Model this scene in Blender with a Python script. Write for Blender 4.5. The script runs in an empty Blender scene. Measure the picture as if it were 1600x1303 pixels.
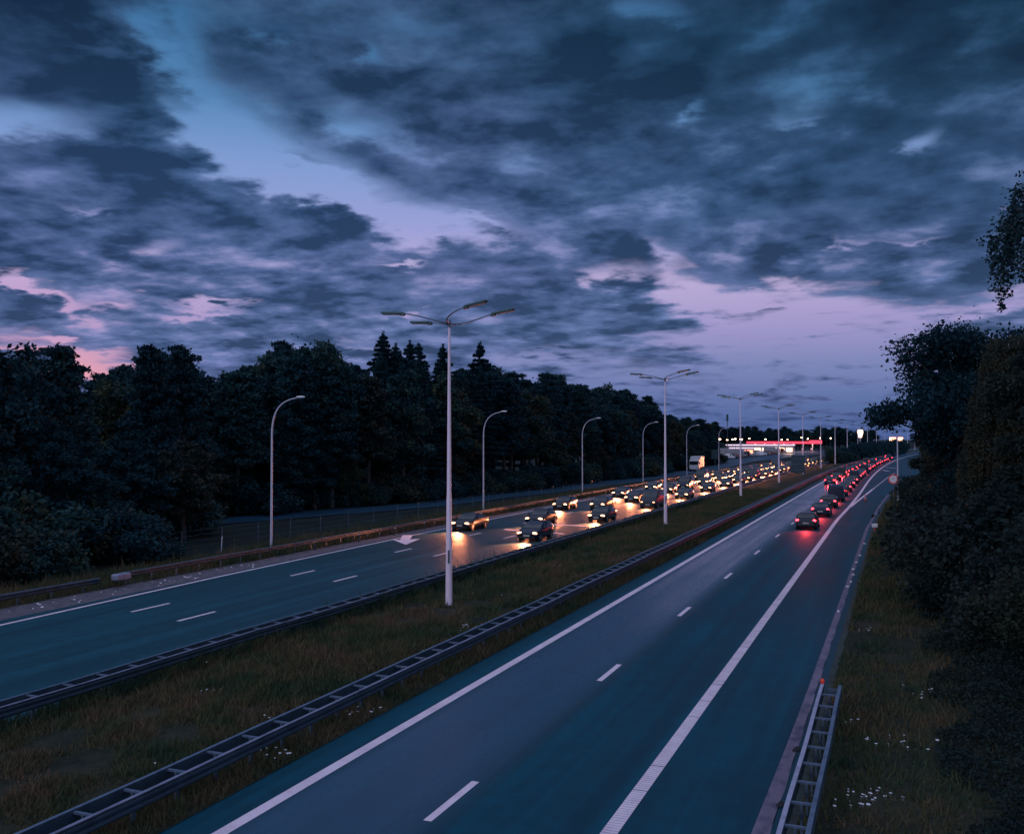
import bpy, bmesh, math, random
import numpy as np
from mathutils import Vector, Matrix, Quaternion

# ------------------------------------------------------------------ camera
SC = bpy.context.scene
COL = SC.collection
R = math.radians
PSI = math.atan(600 / 1500.0)          # the road runs along +Y; the lens looks to its left
TH = math.atan(34.5 / 1500.0)
cam_d = bpy.data.cameras.new('camera')
cam = bpy.data.objects.new('camera', cam_d)
COL.objects.link(cam)
cam.location = (0, 0, 8.0)
cam.rotation_euler = (math.pi / 2 + TH, 0, PSI)
cam_d.sensor_width = 36.0
cam_d.lens = 1500 / 1600 * 36
cam_d.clip_start = 0.2
cam_d.clip_end = 20000
SC.camera = cam
SC.view_settings.view_transform = 'Standard'
SC.view_settings.look = 'None'
SC.view_settings.exposure = 0
SC.view_settings.gamma = 1
SC.render.resolution_x = 1024
SC.render.resolution_y = 833
SC.cycles.max_bounces = 5
SC.cycles.diffuse_bounces = 2
SC.cycles.glossy_bounces = 2
SC.cycles.transmission_bounces = 2
SC.cycles.sample_clamp_indirect = 2.0
SC.cycles.caustics_reflective = False
SC.cycles.caustics_refractive = False


def lin(c):
    return tuple(((v / 255) / 12.92 if v / 255 <= .04045 else ((v / 255 + .055) / 1.055) ** 2.4) for v in c)


def azel(x, y):
    """compass bearing (0 = along the road) and height above the horizon, in degrees"""
    a = (x - 800) / 1500.0
    b = (651.5 - y) / 1500.0
    F = Vector((-math.sin(PSI) * math.cos(TH), math.cos(PSI) * math.cos(TH), math.sin(TH)))
    Rt = Vector((math.cos(PSI), math.sin(PSI), 0))
    U = Rt.cross(F)
    d = F + Rt * a + U * b
    return math.degrees(math.atan2(d.x, d.y)), math.degrees(math.atan2(d.z, math.hypot(d.x, d.y)))


# ------------------------------------------------------------------ node maths helper
class N:
    def __init__(s, nt, sock):
        s.nt, s.s = nt, sock

    def _op(s, op, *o, clamp=False):
        n = s.nt.nodes.new('ShaderNodeMath'); n.operation = op; n.use_clamp = clamp
        for i, v in enumerate((s,) + o):
            if isinstance(v, N): s.nt.links.new(v.s, n.inputs[i])
            else: n.inputs[i].default_value = v
        return N(s.nt, n.outputs[0])
    def __add__(s, o): return s._op('ADD', o)
    def __radd__(s, o): return s._op('ADD', o)
    def __sub__(s, o): return s._op('SUBTRACT', o)
    def __rsub__(s, o): return (s * -1) + o
    def __mul__(s, o): return s._op('MULTIPLY', o)
    def __rmul__(s, o): return s._op('MULTIPLY', o)
    def __truediv__(s, o): return s._op('DIVIDE', o)
    def pw(s, o): return s._op('POWER', o)
    def clamp(s): return s._op('ADD', 0.0, clamp=True)
    def mx(s, o): return s._op('MAXIMUM', o)
    def mn(s, o): return s._op('MINIMUM', o)
    def step(s, a, b):
        n = s.nt.nodes.new('ShaderNodeMapRange'); n.interpolation_type = 'SMOOTHSTEP'
        s.nt.links.new(s.s, n.inputs[0]); n.inputs[1].default_value = a; n.inputs[2].default_value = b
        return N(s.nt, n.outputs[0])
    def line(s, a, b, c=0., d=1.):
        n = s.nt.nodes.new('ShaderNodeMapRange')
        s.nt.links.new(s.s, n.inputs[0])
        for i, v in enumerate((a, b, c, d)): n.inputs[i + 1].default_value = v
        return N(s.nt, n.outputs[0])
    def ramp(s, stops, interp='LINEAR'):
        n = s.nt.nodes.new('ShaderNodeValToRGB'); s.nt.links.new(s.s, n.inputs[0])
        cr = n.color_ramp; cr.interpolation = interp
        while len(cr.elements) < len(stops): cr.elements.new(.5)
        for e, (p, c) in zip(cr.elements, stops):
            e.position = p; e.color = (*c[:3], 1)
        return N(s.nt, n.outputs[0])


def mixc(nt, f, a, b, mode='MIX'):
    n = nt.nodes.new('ShaderNodeMix'); n.data_type = 'RGBA'; n.blend_type = mode
    for i, v in ((0, f), (6, a), (7, b)):
        if isinstance(v, N): nt.links.new(v.s, n.inputs[i])
        elif i == 0: n.inputs[0].default_value = v
        else: n.inputs[i].default_value = (*v[:3], 1)
    return N(nt, n.outputs[2])


def vec(nt, x, y, z):
    n = nt.nodes.new('ShaderNodeCombineXYZ')
    for i, v in enumerate((x, y, z)):
        if isinstance(v, N): nt.links.new(v.s, n.inputs[i])
        else: n.inputs[i].default_value = v
    return N(nt, n.outputs[0])


def noise(nt, v, scale, detail=4., rough=.5, dist=0., color=False):
    n = nt.nodes.new('ShaderNodeTexNoise')
    if v is not None: nt.links.new(v.s, n.inputs['Vector'])
    n.inputs['Scale'].default_value = scale; n.inputs['Detail'].default_value = detail
    n.inputs['Roughness'].default_value = rough; n.inputs['Distortion'].default_value = dist
    return N(nt, n.outputs[1 if color else 0])


# ------------------------------------------------------------------ world: dusk sky with broken cloud
SUN_EL, SUN_AZ = 14.0, -160.0       # soft light from the bright evening sky behind the bridge
world = bpy.data.worlds.new('World')
SC.world = world
world.use_nodes = True
wt = world.node_tree
wt.nodes.clear()
tc = wt.nodes.new('ShaderNodeTexCoord')
sp = wt.nodes.new('ShaderNodeSeparateXYZ'); wt.links.new(tc.outputs['Generated'], sp.inputs[0])
dx, dy, dz = (N(wt, sp.outputs[i]) for i in range(3))
az = dx._op('ARCTAN2', dy) * (180 / math.pi)
el = dz._op('ARCSINE') * (180 / math.pi)
zz = dz.mx(0.0) + 0.15
P = vec(wt, dx / zz, dy / zz, 0.0)


def vadd(nt, a, b, k):
    n = nt.nodes.new('ShaderNodeVectorMath'); n.operation = 'MULTIPLY_ADD'
    nt.links.new(b.s, n.inputs[0]); n.inputs[1].default_value = (k, k, k); nt.links.new(a.s, n.inputs[2])
    return N(nt, n.outputs[0])


warp = noise(wt, P, 0.7, 3, .5, color=True)
PW = vadd(wt, P, warp, 0.22)
n_big = noise(wt, PW, 1.1, 3, .5)
n_mid = noise(wt, PW, 2.4, 3, .5)
n_puff = noise(wt, PW, 5.6, 5, .55)
n_fine = noise(wt, PW, 8.5, 4, .55)
n_soft = noise(wt, P, 1.3, 2, .45)

# openings in the cloud deck: bearing, height, size and tilt of each, weight
GAPS = [  # x, y, half length, half width, tilt, weight (numbers read off a chart of the sky)
    (268, 60, 95, 66, 80, 1.0), (345, 190, 120, 58, 42, 1.12), (500, 272, 150, 42, 30, 1.22), (655, 325, 150, 26, 16, 1.15),
    (40, 185, 125, 32, 8, .95), (150, 130, 50, 18, 30, .35), (430, 62, 60, 22, 5, .6), (585, 88, 26, 18, 35, .65), (560, 190, 90, 30, 15, .6),
    (760, 335, 60, 14, 20, .7), (945, 428, 62, 24, 5, 1.0), (1035, 400, 55, 28, 25, .95), (1110, 452, 110, 26, 4, .9),
    (1210, 480, 170, 50, -4, 1.3), (1330, 535, 230, 60, 0, 1.12), (1420, 620, 300, 60, 0, .85), (1180, 560, 190, 38, 3, .55),
    (960, 590, 260, 22, 3, .6), (1020, 615, 200, 30, 3, .7), (1540, 480, 160, 18, -8, 1.2),
    (1440, 218, 46, 13, -22, 1.0), (1560, 330, 28, 6, -12, .6), (1440, 375, 60, 8, 2, .55), (1310, 372, 60, 8, 0, .55),
    (1270, 180, 26, 14, 0, .5), (1085, 176, 24, 12, 0, .6), (915, 100, 40, 22, 10, .5), (1050, 30, 40, 20, 15, .5), (990, 8, 70, 16, 0, .5),
    (60, 458, 115, 14, 12, 1.3), (8, 436, 40, 12, 0, 1.0), (208, 476, 26, 11, 0, .9), (342, 486, 48, 8, 0, 1.2), (640, 408, 30, 6, 0, 1.1), (634, 473, 24, 5, 0, .9),
    (230, 390, 50, 10, -15, .6), (140, 335, 50, 8, 10, .55), (118, 564, 95, 26, 16, 2.0), (90, 543, 120, 9, 4, 1.1), (560, 545, 60, 10, 3, 1.0), (830, 555, 90, 12, 6, .9),
]
LUMPS = [
    (310, 150, 42, 20, 20, 1.1), (470, 235, 60, 12, 25, .8), (600, 300, 45, 12, 10, .9), (700, 335, 40, 10, 10, .9), (260, 40, 30, 14, 60, .5),  # denser, darker banks
    (120, 55, 130, 75, 20, 1.3), (225, 135, 120, 40, 14, 1.3), (440, 110, 130, 34, 14, .9), (130, 235, 150, 30, 5, .5),
    (330, 300, 170, 46, 10, .5), (520, 345, 170, 30, 16, .7), (900, 275, 46, 12, 5, .7), (620, 235, 60, 16, 8, .5),
    (1000, 495, 110, 24, 8, .8), (1480, 445, 130, 18, -8, 1.3), (1230, 425, 160, 22, 4, .9), (1280, 495, 60, 6, -9, 1.0), (1160, 497, 22, 7, 0, .8),
    (1180, 530, 40, 5, 0, .5), (1270, 540, 30, 5, 0, .5), (860, 400, 120, 26, 10, .5), (330, 560, 160, 24, 4, .5), (1330, 290, 160, 40, -15, .6), (1120, 330, 140, 30, -20, .6),
]


def blobs(lst):
    tot = None
    for x, y, a, b, t, w in lst:
        A0, E0 = azel(x, y)
        ct, st = math.cos(R(t)), math.sin(R(t))
        ax, ex = azel(x + a * ct * .5, y + a * st * .5); u1 = ((ax - A0) * 2, (ex - E0) * 2)
        ax, ex = azel(x - b * st * .5, y + b * ct * .5); u2 = ((ax - A0) * 2, (ex - E0) * 2)
        det = u1[0] * u2[1] - u1[1] * u2[0]
        da, de = az_w - A0, el_w - E0
        p = da * (u2[1] / det) + de * (-u2[0] / det)
        q = da * (-u1[1] / det) + de * (u1[0] / det)
        r2 = p * p + q * q
        g = (r2 * -1.1)._op('EXPONENT') * w
        tot = g if tot is None else tot + g
    return tot


az_w = az + (n_mid - .5) * 7.0 + (n_puff - .5) * 6.0
el_w = el + (n_big - .5) * 3.0 + (n_puff - .5) * 3.6
gap = blobs(GAPS)
lump = blobs(LUMPS)
gap = gap * (el + 2.0).clamp()
field = gap * 1.0 - lump * .6 + (n_mid - .5) * 1.3 + (n_puff - .5) * 2.3 + (n_fine - .5) * .5 + (n_big - .5) * .4
streak = noise(wt, vec(wt, az * .11, el * 1.15, 0.0), 1.0, 4, .6)
field = field - (streak - .42) * 2.6 * (el.line(.3, 2.5) * el.line(10.5, 7.5)) * (az.line(-30, -16) * .75 + .25)
clear = field.step(.05, 1.2)
E = el / 45.0
clear_col = E.ramp([(0, lin((62, 88, 140))), (2.0 / 45, lin((84, 108, 162))), (4.5 / 45, lin((124, 132, 184))), (7 / 45, lin((164, 152, 202))),
                    (9.5 / 45, lin((188, 172, 214))), (12.5 / 45, lin((152, 158, 212))), (15.5 / 45, lin((128, 155, 208))), (19 / 45, lin((84, 134, 184))),
                    (23 / 45, lin((60, 112, 160))), (1, lin((120, 125, 170)))])
pink = (az._op('MULTIPLY', -1.0)).line(36, 47) * el.line(11, 6.0)
clear_col = mixc(wt, pink * .75, clear_col, lin((208, 162, 202)))
glow = (az * -1.0).line(41, 47) * el.line(5.6, 3.4)
clear_col = mixc(wt, glow * .9, clear_col, lin((246, 162, 165)))
cloud_col = E.ramp([(0, lin((70, 92, 148))), (3 / 45, lin((84, 98, 150))), (6 / 45, lin((76, 95, 142))), (10 / 45, lin((66, 86, 132))),
                    (15 / 45, lin((54, 80, 122))), (19 / 45, lin((42, 72, 108))), (23 / 45, lin((30, 62, 94))), (1, lin((90, 100, 140)))])
warmc = mixc(wt, (n_soft - .35) * 2.0, cloud_col, lin((84, 86, 134)))
cloud_col = mixc(wt, .35, cloud_col, warmc)
# thick parts dark, thin rims light
rightp = az.line(-26, -2) * el.line(9, 17)
shade = ((n_mid - .5) * 2.1 + (n_puff - .5) * 4.6 * (1.0 - rightp * .5) + (n_fine - .5) * 1.3 + (n_big - .5) * 1.0 + gap * .38 - lump * .40) * el.line(0, 5, .4, 1) + 1.06
shade = shade.mx(.45).mn(2.4)
right = az.line(-22, 4) * el.line(6, 20)
shade = shade * (1.0 - right * .62)
tl = (az * -1).line(40, 52) * el.line(16, 22)
shade = shade * (1.0 - tl * .35)
sh = vec(wt, shade.pw(1.35) * (1.0 - right * .22), shade, shade.pw(.85) * (1.0 - right * .06))
cloud_col = mixc(wt, 1.0, cloud_col, (.93, 1.0, 1.0), 'MULTIPLY')
cloud_col = mixc(wt, 1.0, cloud_col, sh, 'MULTIPLY')
sky_col = mixc(wt, clear * (1.0 - right * .35), cloud_col, clear_col)
# overhead and behind the camera the deck is thin and still bright
behind = dy.line(.30, -.45)
over = el.line(27, 60)
bright = (behind + over - behind * over) * el.line(-1, 4)
sky_col = mixc(wt, bright, sky_col, mixc(wt, n_soft, (.31, .42, .66), (.47, .50, .72)))
sky_col = mixc(wt, el.line(.2, -2.0), sky_col, (.006, .014, .03))
nish = wt.nodes.new('ShaderNodeTexSky'); nish.sky_type = 'NISHITA'; nish.sun_disc = False
nish.sun_elevation = R(SUN_EL); nish.sun_rotation = R(SUN_AZ)
nish.air_density = 1.5; nish.dust_density = 1; nish.ozone_density = 4
nb = mixc(wt, 1.0, N(wt, nish.outputs[0]), (.004, .004, .004), 'MULTIPLY')
sky_col = mixc(wt, 1.0, sky_col, nb, 'ADD')
bg = wt.nodes.new('ShaderNodeBackground'); wt.links.new(sky_col.s, bg.inputs[0]); bg.inputs[1].default_value = 1.0
wo = wt.nodes.new('ShaderNodeOutputWorld'); wt.links.new(bg.outputs[0], wo.inputs[0])
world.cycles.sampling_method = 'MANUAL'
world.cycles.sample_map_resolution = 512

sun_d = bpy.data.lights.new('sun', 'SUN'); sun_d.energy = 0.35; sun_d.angle = R(40); sun_d.color = (1.0, .86, .92)
sun = bpy.data.objects.new('sun', sun_d); COL.objects.link(sun)
_s = Vector((math.sin(R(SUN_AZ)) * math.cos(R(SUN_EL)), math.cos(R(SUN_AZ)) * math.cos(R(SUN_EL)), math.sin(R(SUN_EL))))
sun.rotation_euler = (-_s).to_track_quat('-Z', 'Y').to_euler()

# ================================================================== helpers
random.seed(7)
RNG = np.random.default_rng(11)


def bend(Y):
    """the motorway swings gently to the right beyond 180 m"""
    return np.where(np.asarray(Y, float) > 180, (np.asarray(Y, float) - 180) ** 2 / 9400.0, 0.0)


def bd(Y): return float(bend(Y))
def heading(Y): return -math.atan(max(0., Y - 180) / 4700.0)


def newmat(name, rough=.6, metal=0.0, spec=.5):
    m = bpy.data.materials.new(name); m.use_nodes = True
    b = m.node_tree.nodes['Principled BSDF']
    b.inputs['Roughness'].default_value = rough; b.inputs['Metallic'].default_value = metal
    b.inputs['Specular IOR Level'].default_value = spec
    return m, m.node_tree, b


def objco(nt, sx=1., sy=1., sz=1.):
    t = nt.nodes.new('ShaderNodeTexCoord')
    n = nt.nodes.new('ShaderNodeVectorMath'); n.operation = 'MULTIPLY'
    nt.links.new(t.outputs['Object'], n.inputs[0]); n.inputs[1].default_value = (sx, sy, sz)
    return N(nt, n.outputs[0])


def mat(name, c, rough=.6, metal=0., var=.25, scale=3., spec=.5, bump=0., c2=None, stretch=(1, 1, 1), rvar=.0):
    """plain weathered surface: colour c drifting towards c2"""
    m, nt, b = newmat(name, rough, metal, spec)
    co = objco(nt, *stretch)
    n1 = noise(nt, co, scale, 5, .6)
    c2 = c2 or tuple(v * (1 - var) for v in c)
    hi = tuple(min(1, v * (1 + var * .5)) for v in c)
    col = n1.ramp([(.3, c2), (.52, c), (.75, hi)])
    nt.links.new(col.s, b.inputs['Base Color'])
    if rvar:
        nt.links.new(((n1 - .5) * rvar * 2 + rough).s, b.inputs['Roughness'])
    if bump:
        bn = nt.nodes.new('ShaderNodeBump'); bn.inputs['Strength'].default_value = bump; bn.inputs['Distance'].default_value = .02
        n2 = noise(nt, co, scale * 9, 3, .6); nt.links.new(n2.s, bn.inputs['Height']); nt.links.new(bn.outputs[0], b.inputs['Normal'])
    return m


def emis(name, c, strength):
    m, nt, b = newmat(name, .4)
    b.inputs['Base Color'].default_value = (*[min(1, v) for v in c], 1)
    b.inputs['Emission Color'].default_value = (*c, 1)
    b.inputs['Emission Strength'].default_value = strength
    return m


def link(name, me, m=None, parent=None, loc=(0, 0, 0), rot=(0, 0, 0)):
    if m is not None: me.materials.append(m)
    o = bpy.data.objects.new(name, me); COL.objects.link(o)
    o.location = loc; o.rotation_euler = rot
    if parent is not None: o.parent = parent
    return o


def mesh_np(name, V, F, smooth=False):
    """V (n,3) array, F (m,k) index array"""
    me = bpy.data.meshes.new(name)
    V = np.asarray(V, np.float32); F = np.asarray(F, np.int32)
    m, k = F.shape
    me.vertices.add(len(V)); me.vertices.foreach_set('co', V.ravel())
    me.loops.add(m * k); me.loops.foreach_set('vertex_index', F.ravel())
    me.polygons.add(m); me.polygons.foreach_set('loop_start', np.arange(0, m * k, k, dtype=np.int32))
    me.polygons.foreach_set('loop_total', np.full(m, k, np.int32))
    if smooth: me.polygons.foreach_set('use_smooth', np.ones(m, bool))
    me.update(calc_edges=True)
    return me


class MB:
    """collects boxes, tubes and polygons into one mesh"""
    def __init__(s): s.v, s.f, s.sm = [], [], []
    def add(s, vs, fs, sm=False):
        o = len(s.v); s.v += [tuple(v) for v in vs]
        s.f += [tuple(i + o for i in f) for f in fs]; s.sm += [sm] * len(fs)
        return s
    def box(s, c, d, rz=0., rx=0., ry=0., bev=0., taper=1.):
        hx, hy, hz = d[0] / 2, d[1] / 2, d[2] / 2
        M = Matrix.Translation(c) @ Matrix.Rotation(rz, 4, 'Z') @ Matrix.Rotation(rx, 4, 'X') @ Matrix.Rotation(ry, 4, 'Y')
        if bev:
            b = min(bev, hx * .9, hy * .9, hz * .9)
            def ring(z, ins):
                x, y = hx - ins, hy - ins
                return [(-x + b, -y, z), (x - b, -y, z), (x, -y + b, z), (x, y - b, z), (x - b, y, z), (-x + b, y, z), (-x, y - b, z), (-x, -y + b, z)]
            rs = [ring(-hz, b), ring(-hz + b, 0), ring(hz - b, 0), ring(hz, b)]
            rs = [[(x * (taper if z > 0 else 1), y * (taper if z > 0 else 1), z) for x, y, z in r] for r in rs]
            vs = [M @ Vector(p) for r in rs for p in r]
            fs = [tuple(reversed(range(8))), tuple(range(24, 32))]
            for k in range(3):
                for i in range(8):
                    j = (i + 1) % 8; fs.append((k * 8 + i, k * 8 + j, k * 8 + 8 + j, k * 8 + 8 + i))
            return s.add(vs, fs)
        vs = [M @ Vector((x * hx * (taper if z > 0 else 1), y * hy * (taper if z > 0 else 1), z * hz)) for z in (-1, 1) for x, y in ((-1, -1), (1, -1), (1, 1), (-1, 1))]
        return s.add(vs, [(3, 2, 1, 0), (4, 5, 6, 7), (0, 1, 5, 4), (1, 2, 6, 5), (2, 3, 7, 6), (3, 0, 4, 7)])
    def tube(s, pts, rad, n=8, cap=True):
        pts = [Vector(p) for p in pts]
        if not hasattr(rad, '__len__'): rad = [rad] * len(pts)
        vs = []; up = None
        for i, p in enumerate(pts):
            t = (pts[min(i + 1, len(pts) - 1)] - pts[max(i - 1, 0)]).normalized()
            if up is None:
                up = Vector((1, 0, 0)) if abs(t.x) < .8 else Vector((0, 1, 0))
            a = (up - t * up.dot(t)).normalized(); up = a; b = t.cross(a)
            for k in range(n):
                an = 2 * math.pi * k / n
                vs.append(p + (a * math.cos(an) + b * math.sin(an)) * rad[i])
        fs = []
        for i in range(len(pts) - 1):
            for k in range(n):
                j = (k + 1) % n; fs.append((i * n + k, i * n + j, (i + 1) * n + j, (i + 1) * n + k))
        s.add(vs, fs, True)
        if cap:
            s.add(vs[:n], [tuple(reversed(range(n)))]); s.add(vs[-n:], [tuple(range(n))])
        return s
    def ell(s, c, r, nu=10, nv=6, rz=0.):
        vs = []; M = Matrix.Rotation(rz, 3, 'Z')
        for i in range(nv + 1):
            ph = math.pi * i / nv
            for k in range(nu):
                th = 2 * math.pi * k / nu
                vs.append(Vector(c) + M @ Vector((r[0] * math.sin(ph) * math.cos(th), r[1] * math.sin(ph) * math.sin(th), -r[2] * math.cos(ph))))
        fs = [(i * nu + k, i * nu + (k + 1) % nu, (i + 1) * nu + (k + 1) % nu, (i + 1) * nu + k) for i in range(nv) for k in range(nu)]
        return s.add(vs, fs, True)
    def mesh(s, name):
        me = bpy.data.meshes.new(name); me.from_pydata(s.v, [], s.f); me.update()
        me.polygons.foreach_set('use_smooth', s.sm)
        return me
    def build(s, name, m, parent=None, loc=(0, 0, 0), rot=(0, 0, 0)):
        return link(name, s.mesh(name), m, parent, loc, rot)


def tag(o, label, cat, group=None):
    o['label'] = label; o['category'] = cat
    if group: o['group'] = group
    return o


def empty(name, loc, rz, label, cat, group=None):
    o = bpy.data.objects.new(name, None); COL.objects.link(o)
    o.empty_display_size = .5
    o.location = loc; o.rotation_euler = (0, 0, rz)
    return tag(o, label, cat, group)


def kind(o, k='structure'):
    o['kind'] = k; return o


def copy_tree(o, parent=None):
    c = o.copy(); COL.objects.link(c); c.parent = parent
    for ch in o.children: copy_tree(ch, c)
    return c


def ribbon(name, m, xl, xr, y0, y1, z=0., step=6., nx=1, zf=None):
    """strip of ground between the lines xl(Y) and xr(Y) that follows the bend"""
    f = lambda q: q if callable(q) else (lambda Y, q=q: q)
    xl, xr = f(xl), f(xr)
    ys = np.arange(y0, y1 + step * .5, step); V = []; F = []
    for Y in ys:
        a, b = xl(Y), xr(Y); B = bd(Y)
        for i in range(nx + 1):
            x = a + (b - a) * i / nx
            V.append((x + B, Y, z if zf is None else zf(x, Y)))
    w = nx + 1
    for j in range(len(ys) - 1):
        for i in range(nx):
            F.append((j * w + i, j * w + i + 1, (j + 1) * w + i + 1, (j + 1) * w + i))
    return link(name, mesh_np(name, V, F, nx > 1), m)


def interp(pts):
    ys = [p[0] for p in pts]; xs = [p[1] for p in pts]
    return lambda Y: float(np.interp(Y, ys, xs))


# ------------------------------------------------------------------ materials
def asphalt_mat(name, base, dark, rough, sheen=0.):
    m, nt, b = newmat(name, rough, 0, .5)
    co = objco(nt); st = objco(nt, 1.1, .022, 1)
    big = noise(nt, co, .10, 4, .6); lanes = noise(nt, st, 1.0, 5, .6); grit = noise(nt, co, 26, 3, .7); mid = noise(nt, co, 1.4, 5, .65)
    m.use_nodes = True
    v = (big - .5) * .8 + (lanes - .5) * 2.0 + (grit - .5) * 1.5 + (mid - .5) * .8 + .5
    col = v.ramp([(.1, dark), (.5, base), (.95, tuple(c * 1.55 for c in base))])
    nt.links.new(col.s, b.inputs['Base Color'])
    sx = nt.nodes.new('ShaderNodeSeparateXYZ'); nt.links.new(co.s, sx.inputs[0]); X = N(nt, sx.outputs[0])
    b.inputs['Specular IOR Level'].default_value = .18
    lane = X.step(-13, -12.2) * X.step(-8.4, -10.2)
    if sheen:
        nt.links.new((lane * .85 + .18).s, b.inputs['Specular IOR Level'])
        col = mixc(nt, lane * (lanes * .9), col, (.006, .042, .115))  # bluish sky sheen of the left lane tinted into the base colour
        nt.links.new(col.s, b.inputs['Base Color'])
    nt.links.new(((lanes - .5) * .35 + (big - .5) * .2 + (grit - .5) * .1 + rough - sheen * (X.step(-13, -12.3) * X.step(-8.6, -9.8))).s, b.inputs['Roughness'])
    bn = nt.nodes.new('ShaderNodeBump'); bn.inputs['Strength'].default_value = .35; bn.inputs['Distance'].default_value = .01
    nt.links.new(grit.s, bn.inputs['Height']); nt.links.new(bn.outputs[0], b.inputs['Normal'])
    return m


M = {}
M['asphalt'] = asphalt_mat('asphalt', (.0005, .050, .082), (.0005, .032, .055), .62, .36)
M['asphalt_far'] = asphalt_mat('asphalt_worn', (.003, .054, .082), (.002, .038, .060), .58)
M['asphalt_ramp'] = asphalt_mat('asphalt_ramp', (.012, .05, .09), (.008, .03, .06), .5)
M['gravel'] = mat('gravel', (.11, .10, .13), .9, var=.5, scale=2.2, bump=.6, c2=(.03, .04, .07))
M['concrete'] = mat('concrete_kerb', (.17, .14, .21), .85, var=.5, scale=2.6, bump=.4, c2=(.05, .06, .11), stretch=(1, .5, 1))
M['moss'] = mat('mossy_edge', (.035, .05, .05), .95, var=.6, scale=3.5, bump=.6)
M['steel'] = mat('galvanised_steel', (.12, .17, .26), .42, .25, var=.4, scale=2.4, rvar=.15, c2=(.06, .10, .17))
M['beam_side'] = mat('rail_side_shaded', (.035, .065, .10), .6, .2, var=.4, scale=2.4)  # rail faces coloured dark to stand for their shade
M['steel_mid'] = mat('galvanised_steel_mid', (.22, .24, .35), .45, .2, var=.5, scale=1.6, c2=(.08, .11, .18))  # sky light on the median rail tops painted into the colour
M['steel_pale'] = mat('galvanised_steel_lit', (.40, .40, .55), .45, .2, var=.3, scale=2.0)  # brightly lit top of the short rail, painted as paler steel
M['steel_dark'] = mat('galvanised_steel_dull', (.10, .15, .22), .5, .3, var=.4, scale=3)
M['pole'] = mat('pole_paint', (.86, .70, .84), .5, 0, var=.16, scale=1.6, stretch=(1, 1, .4))
M['pole_far'] = mat('pole_grey_paint', (.52, .52, .66), .5, 0, var=.14, scale=1.6, stretch=(1, 1, .4))
M['arm'] = mat('arm_paint', (.16, .20, .28), .5, .2)
M['lamp_shell'] = mat('lamp_housing', (.05, .11, .12), .45, .1)
M['lamp_glass'] = mat('lamp_cover', (.16, .24, .29), .6, 0)
M['black'] = mat('black_rubber', (.012, .013, .016), .7)
M['dark_paint'] = mat('dark_paint', (.02, .05, .07), .6)
M['white_paint'] = mat('white_paint', (.75, .72, .78), .5, var=.1)
M['red_reflector'] = mat('red_reflector', (.85, .06, .03), .3)
M['glass'] = mat('dark_glass', (.01, .015, .02), .06, 0, var=.1, spec=.9)


def line_mat():
    m, nt, b = newmat('road_paint', .55)
    co = objco(nt)
    g = noise(nt, co, 22, 4, .7); w = noise(nt, co, 1.3, 4, .6)
    v = (g - .5) * 1.3 + (w - .5) * 1.0 + .62
    col = v.ramp([(.12, (.16, .17, .24)), (.36, (.70, .54, .66)), (.8, (.92, .76, .88))])
    nt.links.new(col.s, b.inputs['Base Color'])
    return m


M['line'] = line_mat()


def ground_mat(name, c1, c2, c3, s=1.):
    m, nt, b = newmat(name, .95, 0, .15)
    co = objco(nt)
    n1 = noise(nt, co, .28 * s, 5, .6); n2 = noise(nt, co, 2.6 * s, 6, .7); n3 = noise(nt, co, 14 * s, 4, .7)
    v = (n1 - .5) * 1.6 + (n2 - .5) * 1.2 + (n3 - .5) * .9 + .5
    nt.links.new(v.ramp([(.15, c1), (.5, c2), (.85, c3)]).s, b.inputs['Base Color'])
    bn = nt.nodes.new('ShaderNodeBump'); bn.inputs['Strength'].default_value = .8; bn.inputs['Distance'].default_value = .12
    nt.links.new(n2.s, bn.inputs['Height']); nt.links.new(bn.outputs[0], b.inputs['Normal'])
    return m


M['soil'] = ground_mat('grass_soil', (.012, .02, .016), (.03, .034, .024), (.06, .05, .035))
M['dirt'] = ground_mat('forest_floor', (.006, .012, .014), (.012, .02, .02), (.02, .03, .026))


def leaf_mat(name, stops, scale=.45, rough=.75):
    m, nt, b = newmat(name, rough, 0, .2)
    co = objco(nt)
    oi = nt.nodes.new('ShaderNodeObjectInfo'); rnd = N(nt, oi.outputs['Random'])
    n1 = noise(nt, co, scale, 4, .6); n2 = noise(nt, co, scale * 7, 2, .6)
    v = (n1 - .5) * 1.7 + (n2 - .5) * .9 + (rnd - .5) * .55 + .5
    nt.links.new(v.ramp(stops).s, b.inputs['Base Color'])
    tr = nt.nodes.new('ShaderNodeBsdfTranslucent'); nt.links.new(v.ramp(stops).s, tr.inputs[0])
    mx = nt.nodes.new('ShaderNodeMixShader'); mx.inputs[0].default_value = .2
    out = nt.nodes['Material Output']
    nt.links.new(b.outputs[0], mx.inputs[1]); nt.links.new(tr.outputs[0], mx.inputs[2]); nt.links.new(mx.outputs[0], out.inputs[0])
    return m


M['leaf'] = leaf_mat('broad_leaves', [(.1, (.004, .028, .045)), (.45, (.009, .048, .064)), (.75, (.024, .060, .052)), (1, (.07, .07, .03))])
M['needle'] = leaf_mat('needles', [(.1, (.003, .025, .042)), (.5, (.007, .042, .060)), (1, (.018, .062, .068))])
M['leaf_warm'] = leaf_mat('autumn_tinged_leaves', [(.1, (.012, .028, .034)), (.45, (.026, .042, .038)), (.75, (.044, .052, .038)), (1, (.075, .070, .036))], .6)
M['weed'] = leaf_mat('weeds', [(.1, (.006, .018, .022)), (.6, (.014, .032, .030)), (1, (.03, .04, .026))])
M['birch_leaf'] = leaf_mat('birch_leaves', [(.1, (.012, .04, .055)), (.6, (.022, .06, .07)), (1, (.05, .07, .05))])
M['bark'] = mat('bark', (.05, .05, .055), .9, var=.5, scale=4, bump=.6, stretch=(1, 1, .25))
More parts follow.
